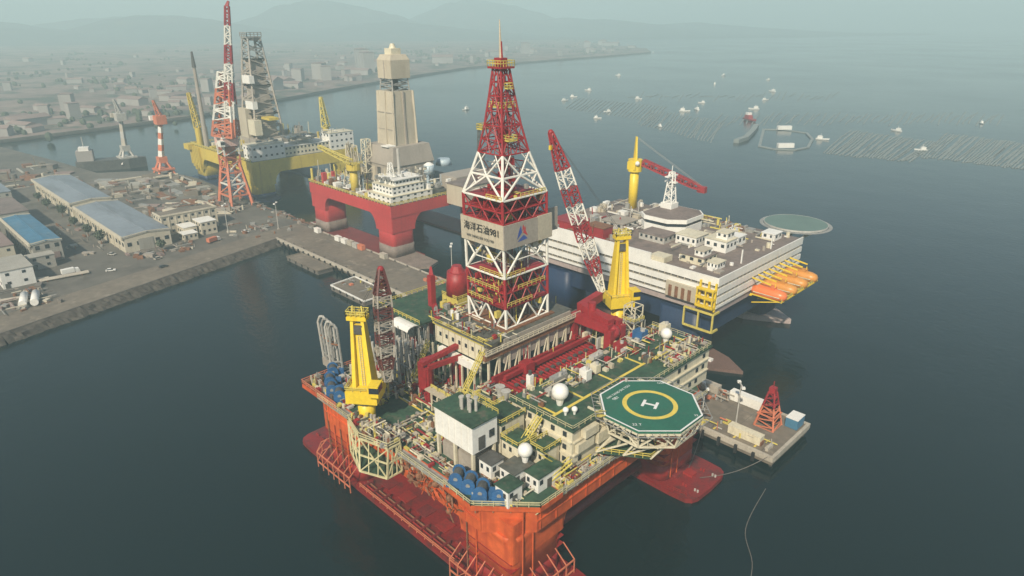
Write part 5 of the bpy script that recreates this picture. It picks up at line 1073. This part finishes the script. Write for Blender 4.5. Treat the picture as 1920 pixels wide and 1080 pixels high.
# ------------------------------------------------------------ pier
PIER = [(-384.2,180),(-67,180),(-67,207),(-384.2,207)]
pier = tag(MB().prism([(-384.2,180.5),(-67.4,180.5),(-67.4,206.6),(-384.2,206.6)], 1.2, 4.0).build('pier','concrete'), 'long grey concrete pier on piles', 'pier')
MB().box(-384,179.9,2.6,-67,180.9,4.35).build('edge_beam','concrete_light',pier); MB().box(-384,206.2,2.6,-67,207.2,4.35).build('edge_beam','concrete_light',pier); MB().box(-67.9,180.9,2.6,-66.9,206.2,4.35).build('edge_beam','concrete_light',pier)
for k in range(54):
    for y in (182,205):
        x = -381 + k*5.9; MB().cyl(x,y,-3,1.3,.6,8).build('pile','rock',pier)
for k in range(53): x = -380 + k*5.9; MB().box(x-.45,179.2,.6,x+.45,179.95,3.6).build('fender','black',pier)
for k in range(28):
    x = -376 + k*11.3
    for y in (181.4,205.4): MB().cyl(x,y,4.3,5.1,.45,8).build('bollard','chain_grey',pier)
for y in (186.5,199): MB().box(-380,y,4.0,-72,y+.35,4.03).build('crane_rail','chain_grey',pier)
for k in range(40):
    x = -380 + k*7.8; MB().box(x,181,4.0,x+.16,206,4.012).build('slab_joint','asphalt',pier)
for k in range(6): MB().box(-110+k*7.1,182,4.0,-109.4+k*7.1,183.5,4.02).build('edge_mark','mark_yellow',pier)
# lamp posts
def lamp(x, y, z, h, lab):
    t = thing('lamp_post', lab, 'lamp post', (x,y,z), 'tall lamp posts along the waterfront'); MB().bar((x,y,z),(x,y,z+h),.55,n=8,w2=.3).build('pole','pipe_grey',t); MB().bar((x-1.6,y+1.6,z+h),(x+1.6,y-1.6,z+h),.4).build('crossarm','pipe_grey',t)
    for s in (-1,1): MB().cbox(x+s*1.5,y-s*1.5,z+h-.3,1.1,.9,.7,.78).build('floodlight','white',t)
    MB().cbox(x,y,z,1.2,1.2,.6).build('foot','concrete_light',t)
lamp(-84.5,189.5,4,15,'tall lamp post beside the red tripod tower on the pier end'); lamp(-94,184,4,13,'lamp post between the helideck and the pier end'); lamp(-245.7,203.6,4,22,'lamp post on the pier left of the derrick'); lamp(-400,190,4,17,'lamp post near the pier root beside the quay crane'); lamp(-415,164,4,18,'lamp post in front of the white office on the quay')
# red tripod beacon tower on the pier end
tt = thing('beacon_tower','orange red tapered lattice tower on the pier end','tower',(-77,197,4))
for i in range(5):
    f0, f1 = i/5, (i+1)/5; MB().lattice((-77,197,4+12.5*f0),(-77,197,4+12.5*f1),6.5-4.6*f0,6.5-4.6*f1,.5,2).build('tower_section','quay_red' if i < 3 else 'derrick_red',tt)
MB().box(-78,196,16.5,-76,198,18.2).build('lantern','derrick_red',tt); MB().bar((-77,197,18.2),(-77,197,20.4),.25).build('aerial','derrick_red',tt); MB().box(-80,194,8.5,-74,200,8.8).build('platform','quay_red',tt)
def container(x, y, sx, sy, h, mt, lab, group, z=4.02, rz=0, roof=None):
    t = thing('container', lab, 'container', (x,y,z), group)
    MB().cbox(x,y,z+.15,sx,sy,h,rz).build('body',mt,t); MB().cbox(x,y,z+h+.15,sx*1.02,sy*1.04,.18,rz).build('roof',roof or mt,t)
    n = int(max(sx,sy)/1.2)
    for k in range(n):
        if sy > sx: MB().box(x+sx/2,y-sy/2+.4+k*1.2,z+.3,x+sx/2+.07,y-sy/2+.8+k*1.2,z+h).build('rib',mt,t)
        else: MB().box(x-sx/2+.4+k*1.2,y-sy/2-.07,z+.3,x-sx/2+.8+k*1.2,y-sy/2,z+h).build('rib',mt,t)
    for cx_ in (-1,1):
        for cy2 in (-1,1): MB().box(x+cx_*sx*.48-.15,y+cy2*sy*.46-.15,z,x+cx_*sx*.48+.15,y+cy2*sy*.46+.15,z+.16).build('foot','steel_dark',t)
    return t
container(-88,204,12,2.8,3.2,'white','white workshop container with dark doors at the far pier edge','containers on the pier end'); container(-78.6,184.6,11,2.8,2.8,'cream','cream container at the near edge of the pier end','containers on the pier end'); container(-70.6,202.8,4,5.5,3.4,'roof_blue','blue container at the very tip of the pier','containers on the pier end',roof='white')
container(-102,203.6,7,2.6,2.8,'concrete_light','pale container behind the helideck on the pier','containers on the pier end'); container(-110,200.4,6,2.6,2.8,'pipe_grey','grey container farther back on the pier behind the helideck','containers on the pier end')
for i, (x, y, mt, lab) in enumerate(((-352,204,'white','white container leading the row beside the red rig'),(-345,204,'white','second white container in the row beside the red rig'),(-339,204.4,'concrete_light','pale container third in the row beside the red rig'),(-333,204,'pipe_grey','grey container fourth in the row beside the red rig'),(-328,204.4,'quay_red','small red container ending the row beside the red rig'),(-376,204,'white','white container alone on the pier near the quay crane'),(-306,204.6,'concrete_light','pale container before the near red column'))): container(x,y,4.6,2.5,2.7,mt,lab,'containers along the pier')
# gear heaps on the pier
rr = random.Random(61)
G = ['chain_grey','rust','steel','concrete_light','rail_yellow','quay_red','pipe_grey']
def heap(x0,y0,x1,y1,n,seed,lab,z=4.02):
    t = thing('gear_pile', lab, 'gear', ((x0+x1)/2,(y0+y1)/2,z)); scatter(t,n,x0,y0,x1,y1,z,2.2,seed,G,.6,'gear')
heap(-130,196,-92,206,60,62,'pile of rusty mooring gear on the pier behind the helideck'); heap(-122,182,-86,190,40,63,'chains and pallets along the near edge behind the helideck'); heap(-262,198,-215,206,50,64,'grey machinery heaped on the pier behind the derrick'); heap(-84,183,-69,187,16,65,'bollards and ropes at the pier end corner')
# mooring ropes from the pier to the rig
for p, q, lab in (((-68,181.4,4.6),(-79,158,2.6),'slack mooring rope from the pier end to the red pontoon'),((-92,182,5),(-84,160,2.6),'mooring rope from the pier to the pontoon top')):
    p = Vector(p); q = Vector(q); pts = [p.lerp(q,i/8)-Vector((0,0,2.0*math.sin(math.pi*i/8))) for i in range(9)]; tag(MB().path(pts,.22,5).build('mooring_rope','chain_grey'),lab,'rope')
pts = [Vector((-60,150,.3)),Vector((-52,138,.25)),Vector((-47,120,.25)),Vector((-48,104,.25)),Vector((-54,92,.25))]; P_ = [Vector((-64,170,.25))]+pts; P_ = [P_[0]]+P_+[P_[-1]]; cr = []
for i in range(1,len(P_)-2):
    a, b, c, d = P_[i-1:i+3]
    for k in range(8): u = k/8; cr.append(.5*((2*b)+(c-a)*u+(2*a-5*b+4*c-d)*u*u+(3*b-a-3*c+d)*u**3))
tag(MB().path(cr,.22,5).build('floating_hose','chain_grey'),'thin rusty hose curving across the dark water','hose')
# barges moored along the pier
def barge(poly, z, lab, edge):
    t = thing('flat_barge', lab, 'barge', (sum(p[0] for p in poly)/4,sum(p[1] for p in poly)/4,0), 'flat barges beside the pier'); MB().prism(poly,-1.5,z).build('hull','chain_grey',t); MB().prism(ins(poly,.03),z,z+.12).build('deck','concrete',t)
    n = len(poly); m = MB()
    for i in range(n): m.bar((poly[i][0],poly[i][1],z+.25),(poly[(i+1)%n][0],poly[(i+1)%n][1],z+.25),.7,.6)
    m.build('rim',edge,t); k = MB()
    for f in (.1,.3,.5,.7,.9): q = Vector(poly[0]).lerp(Vector(poly[1]),f); k.cyl(q.x,q.y,z-1.4,z+.2,.6,8)
    k.build('tyre_fender','black',t)
barge([(-352,170),(-318,170),(-318,179),(-352,179)],2.0,'grey flat barge against the pier near the quay corner','concrete'); barge([(-294,163.5),(-264,163.5),(-264,179),(-296,179)],2.4,'brown flat barge with pale rim in front of the pier','white')
scatter(thing('barge_gear','small gear on the brown flat barge','gear',(-280,171,2.6)),14,-292,166,-268,177,2.55,1.2,66,G,.6,'gear')

# ------------------------------------------------------------ shipyard buildings
def gabled(t, x0,y0,x1,y1,z0,zw,zr,wall,roof,nwx,nwy,rows=1):
    """long hall, ridge along x"""
    ym = (y0+y1)/2; w_ = MB().add([(x0,y0,z0),(x1,y0,z0),(x1,y1,z0),(x0,y1,z0),(x0,y0,zw),(x1,y0,zw),(x1,y1,zw),(x0,y1,zw),(x0,ym,zr-.3),(x1,ym,zr-.3)],[(0,1,5,4),(2,3,7,6),(1,2,6,9,5),(3,0,4,8,7),(3,2,1,0),(4,5,9,8),(6,7,8,9)]).build('wall',wall,t)
    for s, (ya,yb) in enumerate(((y0-.7,ym),(ym,y1+.7))):
        za, zb_ = (zw,zr) if s == 0 else (zr,zw); n = max(2,int((x1-x0)/7))
        for k in range(n):
            xa = x0-.5+(x1-x0+1)*k/n; xb = x0-.5+(x1-x0+1)*(k+1)/n-.12
            MB().add([(xa,ya,za),(xb,ya,za),(xb,yb,zb_),(xa,yb,zb_),(xa,ya,za+.3),(xb,ya,za+.3),(xb,yb,zb_+.3),(xa,yb,zb_+.3)],[(3,2,1,0),(4,5,6,7),(0,1,5,4),(1,2,6,5),(2,3,7,6),(3,0,4,7)]).build('roof_panel',roof,t)
    MB().bar((x0-.6,ym,zr+.35),(x1+.6,ym,zr+.35),.8,.4).build('ridge_cap',roof,t); MB().box(x0-.5,y0-1.3,zw-.8,x1+.5,y0-.5,zw+1.0).build('eave_parapet','wall_cream',t)
    for x in (x0-.35,x1+.05): MB().slab([(y0-.8,zw-.3),(ym,zr-.3),(y1+.8,zw-.3),(y1+.8,zw+.9),(ym,zr+.8),(y0-.8,zw+.9)],'x',x,x+.3).build('gable_trim','wall_cream',t)
    for r_ in range(rows):
        zz = z0 + (zw-z0)*(r_+.4)/rows; h = min(2.2,(zw-z0)/rows*.4)
        for k in range(nwx): x = x0 + (x1-x0)*(k+.3)/nwx; MB().box(x,y0-.12,zz,x+(x1-x0)/nwx*.45,y0+.05,zz+h).build('window','glass',t)
        for k in range(nwy): y = y0 + (y1-y0)*(k+.3)/nwy; MB().box(x1-.05,y,zz,x1+.12,y+(y1-y0)/nwy*.45,zz+h).build('window','glass',t)
    for k in range(int((x1-x0)/9)): x = x0 + 4 + k*9; MB().box(x,y0-.5,z0,x+.8,y0,zw-.5).build('buttress',wall,t)
t = thing('warehouse','long pale blue roofed hall at the rear of the shipyard','warehouse',(-572,117.5,4)); gabled(t,-624,105.5,-521,130,4,13.4,14.8,'wall_cream','roof_steel',18,4); MB().box(-520.9,114,4,-520.7,120,10).build('door','wall_grey',t)
t = thing('warehouse','long grey blue roofed hall next to the white office','warehouse',(-464,118,4)); gabled(t,-512,105.5,-417,131,4,13,14.3,'wall_cream','roof_steel',17,5)
MB().box(-416.95,113,4,-416.7,121,11).build('door','wall_grey',t)
MB().box(-520.7,108,4,-512.2,129,10.6).build('link_building','wall_cream',t)
t = thing('workshop','beige workshop with a vivid blue roof near the quay','workshop',(-468,71.5,4)); gabled(t,-504,64.6,-432,78.4,4,15,15.9,'wall_grey','roof_blue',12,3,2); MB().box(-431.9,66,4,-431.7,71,8.6).build('door','wall_grey',t); MB().box(-431.9,73.2,4.6,-431.7,76.8,9).build('brick_panel','far_roof',t)
for i, (x0,y0,x1,y1,z1,wm,rm,lab) in enumerate(((-560,60,-512,80,12,'wall_grey','deck_grey','grey flat roofed hall behind the blue roofed workshop'),(-425,44,-400,58,9,'white','wall_grey','white low building at the left picture edge'),(-500,38,-440,58,11,'wall_cream','far_roof','cream hall with reddish roof left of the blue roofed workshop'),(-640,60,-590,85,10,'wall_grey','roof_steel','grey hall far back on the left yard'),(-428.5,60,-421,72,7,'wall_grey','wall_grey','small grey annex at the end of the blue roofed workshop'))):
    t = thing('yard_building', lab, 'building', ((x0+x1)/2,(y0+y1)/2,4), 'buildings at the left of the yard'); cabin_block(t,x0,y0,4,x1,y1,4+z1,wm,rm,max(2,int((x1-x0)/5)),max(2,int((y1-y0)/5)),2,'wall')
    MB().box(x1-.05,y0+1,4,x1+.16,y0+3,6.6).build('door','steel_dark',t)
t = thing('office_building','three storey cream office with rows of dark windows by the pier root','office',(-441,150,4))
cabin_block(t,-449,133,4,-436,167,15.6,'wall_cream','concrete',3,8,3,'wall')
MB().box(-449.4,132.6,15.9,-435.6,133.2,16.9).build('parapet','wall_cream',t); MB().box(-436.2,133.2,15.9,-435.6,167.4,16.9).build('parapet','wall_cream',t); MB().box(-449.4,166.8,15.9,-436.2,167.4,16.9).build('parapet','wall_cream',t)
for k in range(9): y = 133 + k*4.2; MB().box(-436,y,4,-435.7,y+.5,15.6).build('pilaster','wall_cream',t)
for x0,y0,x1,y1,h,lab in ((-434.5,141,-424,149,6,'small white annex in front of the cream office'),(-433,150.4,-421,160,8,'taller white block in front of the cream office'),(-424,138,-416,146,4,'low white shed near the quay road')):
    t = thing('annex',lab,'building',((x0+x1)/2,(y0+y1)/2,4),'annexes before the office'); cabin_block(t,x0,y0,4,x1,y1,4+h,'wall_cream','white',3,3,1 if h < 7 else 2,'wall'); MB().box(x1-.05,y0+.8,4,x1+.14,y0+2,6.2).build('door','steel_dark',t)
# vehicles
def vehicle(x, y, rz, kind, mt, lab):
    t = thing(kind, lab, 'vehicle', (x,y,4.02), 'vehicles on the quay', rz)
    L, W, Hh = (4.6,1.9,1.5) if kind == 'car' else (8.5,2.5,3.2)
    m = MB()
    if kind == 'car': MB().loft([[(-L/2,-W/2,.35),(L/2,-W/2,.35),(L/2,W/2,.35),(-L/2,W/2,.35)],[(-L/2,-W/2,.95),(L/2,-W/2,.85),(L/2,W/2,.85),(-L/2,W/2,.95)]]).build('body',mt,t,origin=(0,0,0)).location = (0,0,0); MB().loft([[(-L*.42,-W*.46,.95),(L*.25,-W*.46,.9),(L*.25,W*.46,.9),(-L*.42,W*.46,.95)],[(-L*.32,-W*.38,1.5),(L*.08,-W*.38,1.5),(L*.08,W*.38,1.5),(-L*.32,W*.38,1.5)]]).build('cabin','glass',t,origin=(0,0,0)).location = (0,0,0); MB().box(-L*.31,-W*.37,1.5,L*.07,W*.37,1.56).build('roof',mt,t,origin=(0,0,0)).location = (0,0,0)
    else: MB().box(-L/2,-W/2,.9,L*.2,W/2,Hh).build('cargo_box',mt,t,origin=(0,0,0)).location = (0,0,0); MB().loft([[(L*.23,-W/2,.6),(L/2,-W/2,.6),(L/2,W/2,.6),(L*.23,W/2,.6)],[(L*.23,-W/2,2.6),(L*.44,-W/2,2.6),(L*.44,W/2,2.6),(L*.23,W/2,2.6)]]).build('cab','white',t,origin=(0,0,0)).location = (0,0,0); MB().box(-L/2,-W*.35,.6,L*.46,W*.35,.9).build('chassis','steel_dark',t,origin=(0,0,0)).location = (0,0,0); MB().box(L*.36,-W*.42,1.5,L*.475,W*.42,2.3).build('windscreen','glass',t,origin=(0,0,0)).location = (0,0,0)
    for u in (-.32,.32):
        for v in (-1,1): MB().bar((L*u,v*W*.42,.36),(L*u,v*W*.5,.36),.72,n=12).build('wheel','black',t,origin=(0,0,0)).location = (0,0,0)
vehicle(-391.5,90,1.2,'car','white','white car parked alone on the quay road'); vehicle(-420,99,.5,'car','pipe_grey','grey car beside the corner of the blue grey hall'); vehicle(-394,115,1.8,'car','concrete_light','pale car near the sea wall midway along the quay'); vehicle(-408,172,.3,'car','white','white car near the pier root'); vehicle(-378,112,1.8,'car','steel_dark','dark car on the quay strip'); vehicle(-402,74,1.6,'truck','white','white truck on the quay road before the workshop'); vehicle(-403,150,1.9,'truck','quay_red','red truck in front of the office annexes')
# long white trailers, tanks and heaps
for x, y, rz, L, lab in ((-398,70,1.45,22,'long pale stack of pipes beside the quay road'),(-404,55,1.2,18,'pale stack of sheet metal left of the parked truck'),(-380,44,1.3,16,'grey stack of steel plates near the sea wall')):
    t = thing('material_stack',lab,'stack',(x,y,4.02),'material stacks on the quay')
    for k in range(5): d = Vector((math.cos(rz),math.sin(rz),0)); nn = Vector((-d.y,d.x,0)); c = Vector((x,y,4.9))+nn*(k-2)*.8; MB().bar(c-d*L/2,c+d*L/2,.75,n=8).build('pipe','concrete_light',t)
    for s in (-.35,.35): c = Vector((x,y,4.3))+Vector((math.cos(rz),math.sin(rz),0))*L*s; MB().cbox(c.x,c.y,4.02,.5,4,.6,rz).build('bearer','rust',t)
for i, (x, y) in enumerate(((-372,47),(-371,51.5))):
    t = thing('storage_tank',('left' if i == 0 else 'right')+' one of two white horizontal storage tanks by the quay','tank',(x,y,4.02),'horizontal tanks on the quay'); d = Vector((.97,-.25,0))*7; c = Vector((x,y,6.2)); MB().hcyl(c-d,c+d,1.7,14).build('shell','white',t,smooth=True)
    for s in (-.6,.6): q = c+d*s; MB().cbox(q.x,q.y,4.02,1,3,1.4,-.25).build('saddle','concrete',t)
YARD = ['wall_grey','rust','rust','concrete','steel','wall_cream','far_roof','chain_grey','tan_grey']
def yard_heap(x0,y0,x1,y1,n,seed,h,s,lab):
    t = thing('scrap_heap', lab, 'scrap heap', ((x0+x1)/2,(y0+y1)/2,4)); scatter(t,n,x0,y0,x1,y1,4.0,h,seed,YARD,s,'gear',1)
yard_heap(-395,36,-360,60,46,71,2.6,.9,'jumble of tanks and boxes at the left quay corner'); yard_heap(-414,104,-398,140,40,72,2.5,.8,'rusty scrap between the hall end and the quay road'); yard_heap(-520,135,-455,200,80,73,4,1.9,'brown heaps of steel sections behind the office'); yard_heap(-620,140,-530,205,85,74,5,2.6,'rusty ship sections on the rear yard'); yard_heap(-476,205,-388,210,50,75,2.5,1,'pallets and huts along the far pier root edge'); yard_heap(-432,160,-392,200,36,76,2,.8,'small crates scattered at the pier root'); yard_heap(-510,84,-430,102,26,77,2,.9,'crates in the lane between the halls'); yard_heap(-740,60,-640,140,60,78,7,2.4,'far left yard sheds and sections')
# trees along the hall
def tree(x, y, h, seed, lab):
    t = thing('yard_tree', lab, 'tree', (x,y,4), 'trees along the hall wall'); MB().bar((x,y,4),(x,y,4+h*.55),.6,n=6,w2=.3).build('trunk','rust',t); r = random.Random(seed); m = MB()
    for k in range(5): a = r.uniform(0,6.28); m.bar((x,y,4+h*.35),(x+1.6*math.cos(a),y+1.6*math.sin(a),4+h*.7),.2,n=4)
    m.build('limb','rust',t); m = MB()
    for k in range(420):
        u = Vector((r.gauss(0,1),r.gauss(0,1),r.gauss(0,1))).normalized()*r.random()**.4; cl = r.choice((0,1,2,3)); c = Vector((x,y,4+h*.68))+Vector((u.x*h*.3,u.y*h*.3,u.z*h*.34))+Vector((math.cos(cl*2)*.9,math.sin(cl*2)*.9,0))
        d = Vector((r.uniform(-1,1),r.uniform(-1,1),r.uniform(-1,1))).normalized()*.55; e_ = d.orthogonal().normalized()*.4; m.add([c-d,c+e_,c+d,c-e_],[(0,1,2,3)])
    m.build('crown','foliage',t)
for i, (x, y, lab) in enumerate(((-590,100,'rearmost dark tree by the far hall wall'),(-560,99,'second tree along the far hall wall'),(-530,101,'tree at the joint of the two halls'),(-498,100,'tree at the near hall rear wall'),(-470,100.5,'middle tree of the near hall wall'),(-446,101,'tree closest to the near hall corner'),(-408,122,'bushy tree at the end of the near hall'))): tree(x,y,6.5+(i%3),i,lab)

# ------------------------------------------------------------ quay cranes
def quay_crane():
    x, y = -479, 198.5; t = thing('quay_crane','tall red and white portal crane with raised boom at the pier root','crane',(x,y,4))
    # portal legs tapering to a ring
    for a, b in CO:
        MB().bar((x+a*10,y+b*8,4),(x+a*4.6,y+b*4.2,36),2.0,w2=1.5).build('portal_leg','quay_red',t); MB().cbox(x+a*10,y+b*8,4,4.4,2.2,1.6).build('bogie','steel_dark',t)
    for z_, k in ((12,.75),(20,.5),(28,.25)):
        for i in range(4):
            (a,b),(c,d) = CO[i],CO[(i+1)%4]; hx_ = 4.6+5.4*k; hy_ = 4.2+3.8*k
            MB().bar((x+a*hx_,y+b*hy_,z_),(x+c*hx_,y+d*hy_,z_),1.0).build('portal_tie','derrick_white' if z_ == 20 else 'quay_red',t)
            k2 = max(0,k-.25); MB().bar((x+a*hx_,y+b*hy_,z_),(x+c*(4.6+5.4*k2),y+d*(4.2+3.8*k2),z_+8),.8).build('portal_brace','derrick_white' if i % 2 else 'quay_red',t)
    MB().cyl(x,y,36,46,4.8,14,4.2).build('slew_tower','quay_red',t,smooth=True)
    for i in range(2): MB().lattice((x,y,32+8*i),(x,y,40+8*i),10.4,10.4,.9,2).build('tower_section','derrick_white' if i else 'quay_red',t); MB().cyl(x,y,44,46.4,6.2,16).build('slew_ring','quay_red',t)
    MB().box(x-8,y-5.4,46.4,x+6.4,y+5.4,52).build('machinery_house','pink_white',t); MB().box(x-8.3,y-5.7,52,x+6.7,y+5.7,53).build('house_roof','derrick_white',t); MB().box(x+4,y-8.4,47,x+9,y-5.4,51).build('operator_cab','derrick_white',t); MB().box(x+8.9,y-8.2,48.4,x+9.1,y-5.6,50.4).build('cab_window','glass',t)
    MB().rail([(x-8.3,y-5.7,53),(x+6.7,y-5.7,53),(x+6.7,y+5.7,53)],2,2.4,.3).build('hand_rail','quay_red',t)
    for i in range(4): f = i/4; MB().lattice((x+4*f,y+4*f,53+42*f),(x+4*(f+.25),y+4*(f+.25),53+42*(f+1/4)),14-7*f,14-7*(f+1/4),1.3,3).build('a_frame','derrick_white' if i % 2 else 'quay_red',t)
    for dy in (-2,2):
        MB().bar((x-6,y+dy,53),(x+2,y+4+dy,94),1.2).build('a_frame_strut','quay_red',t)
    p0, p1 = Vector((x+5,y+1,53)), Vector((x+10.5,y+9,136))
    for i in range(7):
        f0, f1 = i/7,(i+1)/7; MB().lattice(p0.lerp(p1,f0),p0.lerp(p1,f1),6.4-4.0*f0,6.4-4.0*f1,1.15-.35*f0,4).build('boom_section','derrick_red' if i % 2 == 0 and i > 1 else 'derrick_white' if i % 2 else 'quay_red',t)
    MB().bar(p1,p1+Vector((1.0,1.0,3)),2.2,w2=1.2).build('boom_head','derrick_red',t)
    for dy in (-.8,.8): MB().bar((x+4,y+4+dy,95),p0.lerp(p1,.9)+Vector((0,dy,0)),.35,n=4).build('luffing_rope','steel',t)
quay_crane()
def small_crane(x, y, lab, mt1, mt2, h, lean, nseg, base):
    t = thing('yard_crane', lab, 'crane', (x,y,4), 'yard cranes beyond the halls')
    for a, b in CO: MB().bar((x+a*base,y+b*base,4),(x+a*2,y+b*2,17),1.5).build('portal_leg',mt1,t)
    MB().box(x-3.4,y-3.4,15,x+3.4,y+3.4,20).build('machinery_house',mt1,t); MB().box(x-base,y-base,9,x+base,y+base,10.4).build('portal_deck',mt1,t)
    p0 = Vector((x,y,20)); p1 = p0 + Vector((lean[0],lean[1],h))
    for i in range(nseg):
        f0,f1 = i/nseg,(i+1)/nseg; MB().bar(p0.lerp(p1,f0),p0.lerp(p1,f1),3.6-1.2*f0,w2=3.6-1.2*f1).build('mast_section',mt2 if i % 2 == 0 else mt1,t)
    MB().box(p1.x-4,p1.y-4,p1.z-3,p1.x+4,p1.y+4,p1.z+4).build('head_house',mt1,t); MB().box(p1.x-8,p1.y-6,p1.z,p1.x-4,p1.y-2,p1.z+3.6).build('counterweight',mt2,t); MB().lattice(p1+Vector((0,0,4)),p1+Vector((-2,-2,16)),3,1,.6,4).build('jib_mast',mt1,t)
small_crane(-616,198,'red and white striped yard crane left of the quay crane','quay_red','white',30,(4,3),6,7); small_crane(-696,194,'pale grey yard crane beside the dark ship','pipe_grey','concrete_light',25,(1,1),4,7)
t = thing('conveyor_gantry','pair of pale slanted gantry beams at the far left','gantry',(-600,24,4))
for dy in (0,11): MB().lattice((-585,22+dy,4),(-640,26+dy,46),4,3,.8,12).build('gantry_beam','pipe_grey',t)
for dy in (0,11): MB().bar((-632,25+dy,4),(-632,25+dy,40),1.6).build('gantry_leg','pipe_grey',t)
# dark ship afloat behind the yard
sh = thing('moored_ship','dark hulled ship with pale stern house behind the yard','ship',(-706,175,0))
rings = []
for u, k in ((-26,.8),(-20,1),(16,1),(30,.05)): d = Vector((.35,.94,0)).normalized(); nn = Vector((-d.y,d.x,0)); c = Vector((-700,180,0))+d*u; rings.append([c-nn*7*k+Vector((0,0,-2)),c+nn*7*k+Vector((0,0,-2)),c+nn*8*k+Vector((0,0,9)),c-nn*8*k+Vector((0,0,9))])
MB().loft(rings).build('hull','steel_dark',sh); d = Vector((.35,.94,0)).normalized(); c = Vector((-700,180,0))-d*18
MB().cbox(c.x,c.y,9,11,13,9,math.atan2(d.x,-d.y)).build('stern_house','far_wall',sh); MB().cbox(c.x,c.y,18,8,8,3,math.atan2(d.x,-d.y)).build('bridge','white',sh); MB().bar((c.x,c.y,21),(c.x,c.y,30),.6).build('mast','pipe_grey',sh)
# ------------------------------------------------------------ haze
hz = MB().box(-S-200,-S-200,-8,S+200,S+200,275).build('haze', 'white', origin=(0,0,0))
hm = bpy.data.materials.new('haze_air'); hm.use_nodes = True; n = hm.node_tree.nodes; n.remove(n['Principled BSDF'])
pv = n.new('ShaderNodeVolumePrincipled'); pv.inputs['Density'].default_value = .00042; pv.inputs['Color'].default_value = (.73,.96,1.0,1)
pv.inputs['Anisotropy'].default_value = 0.0
hm.node_tree.links.new(pv.outputs[0], n['Material Output'].inputs['Volume'])
hz.data.materials.clear(); hz.data.materials.append(hm); tag(hz, 'pale sea haze over the whole bay', kind='stuff')
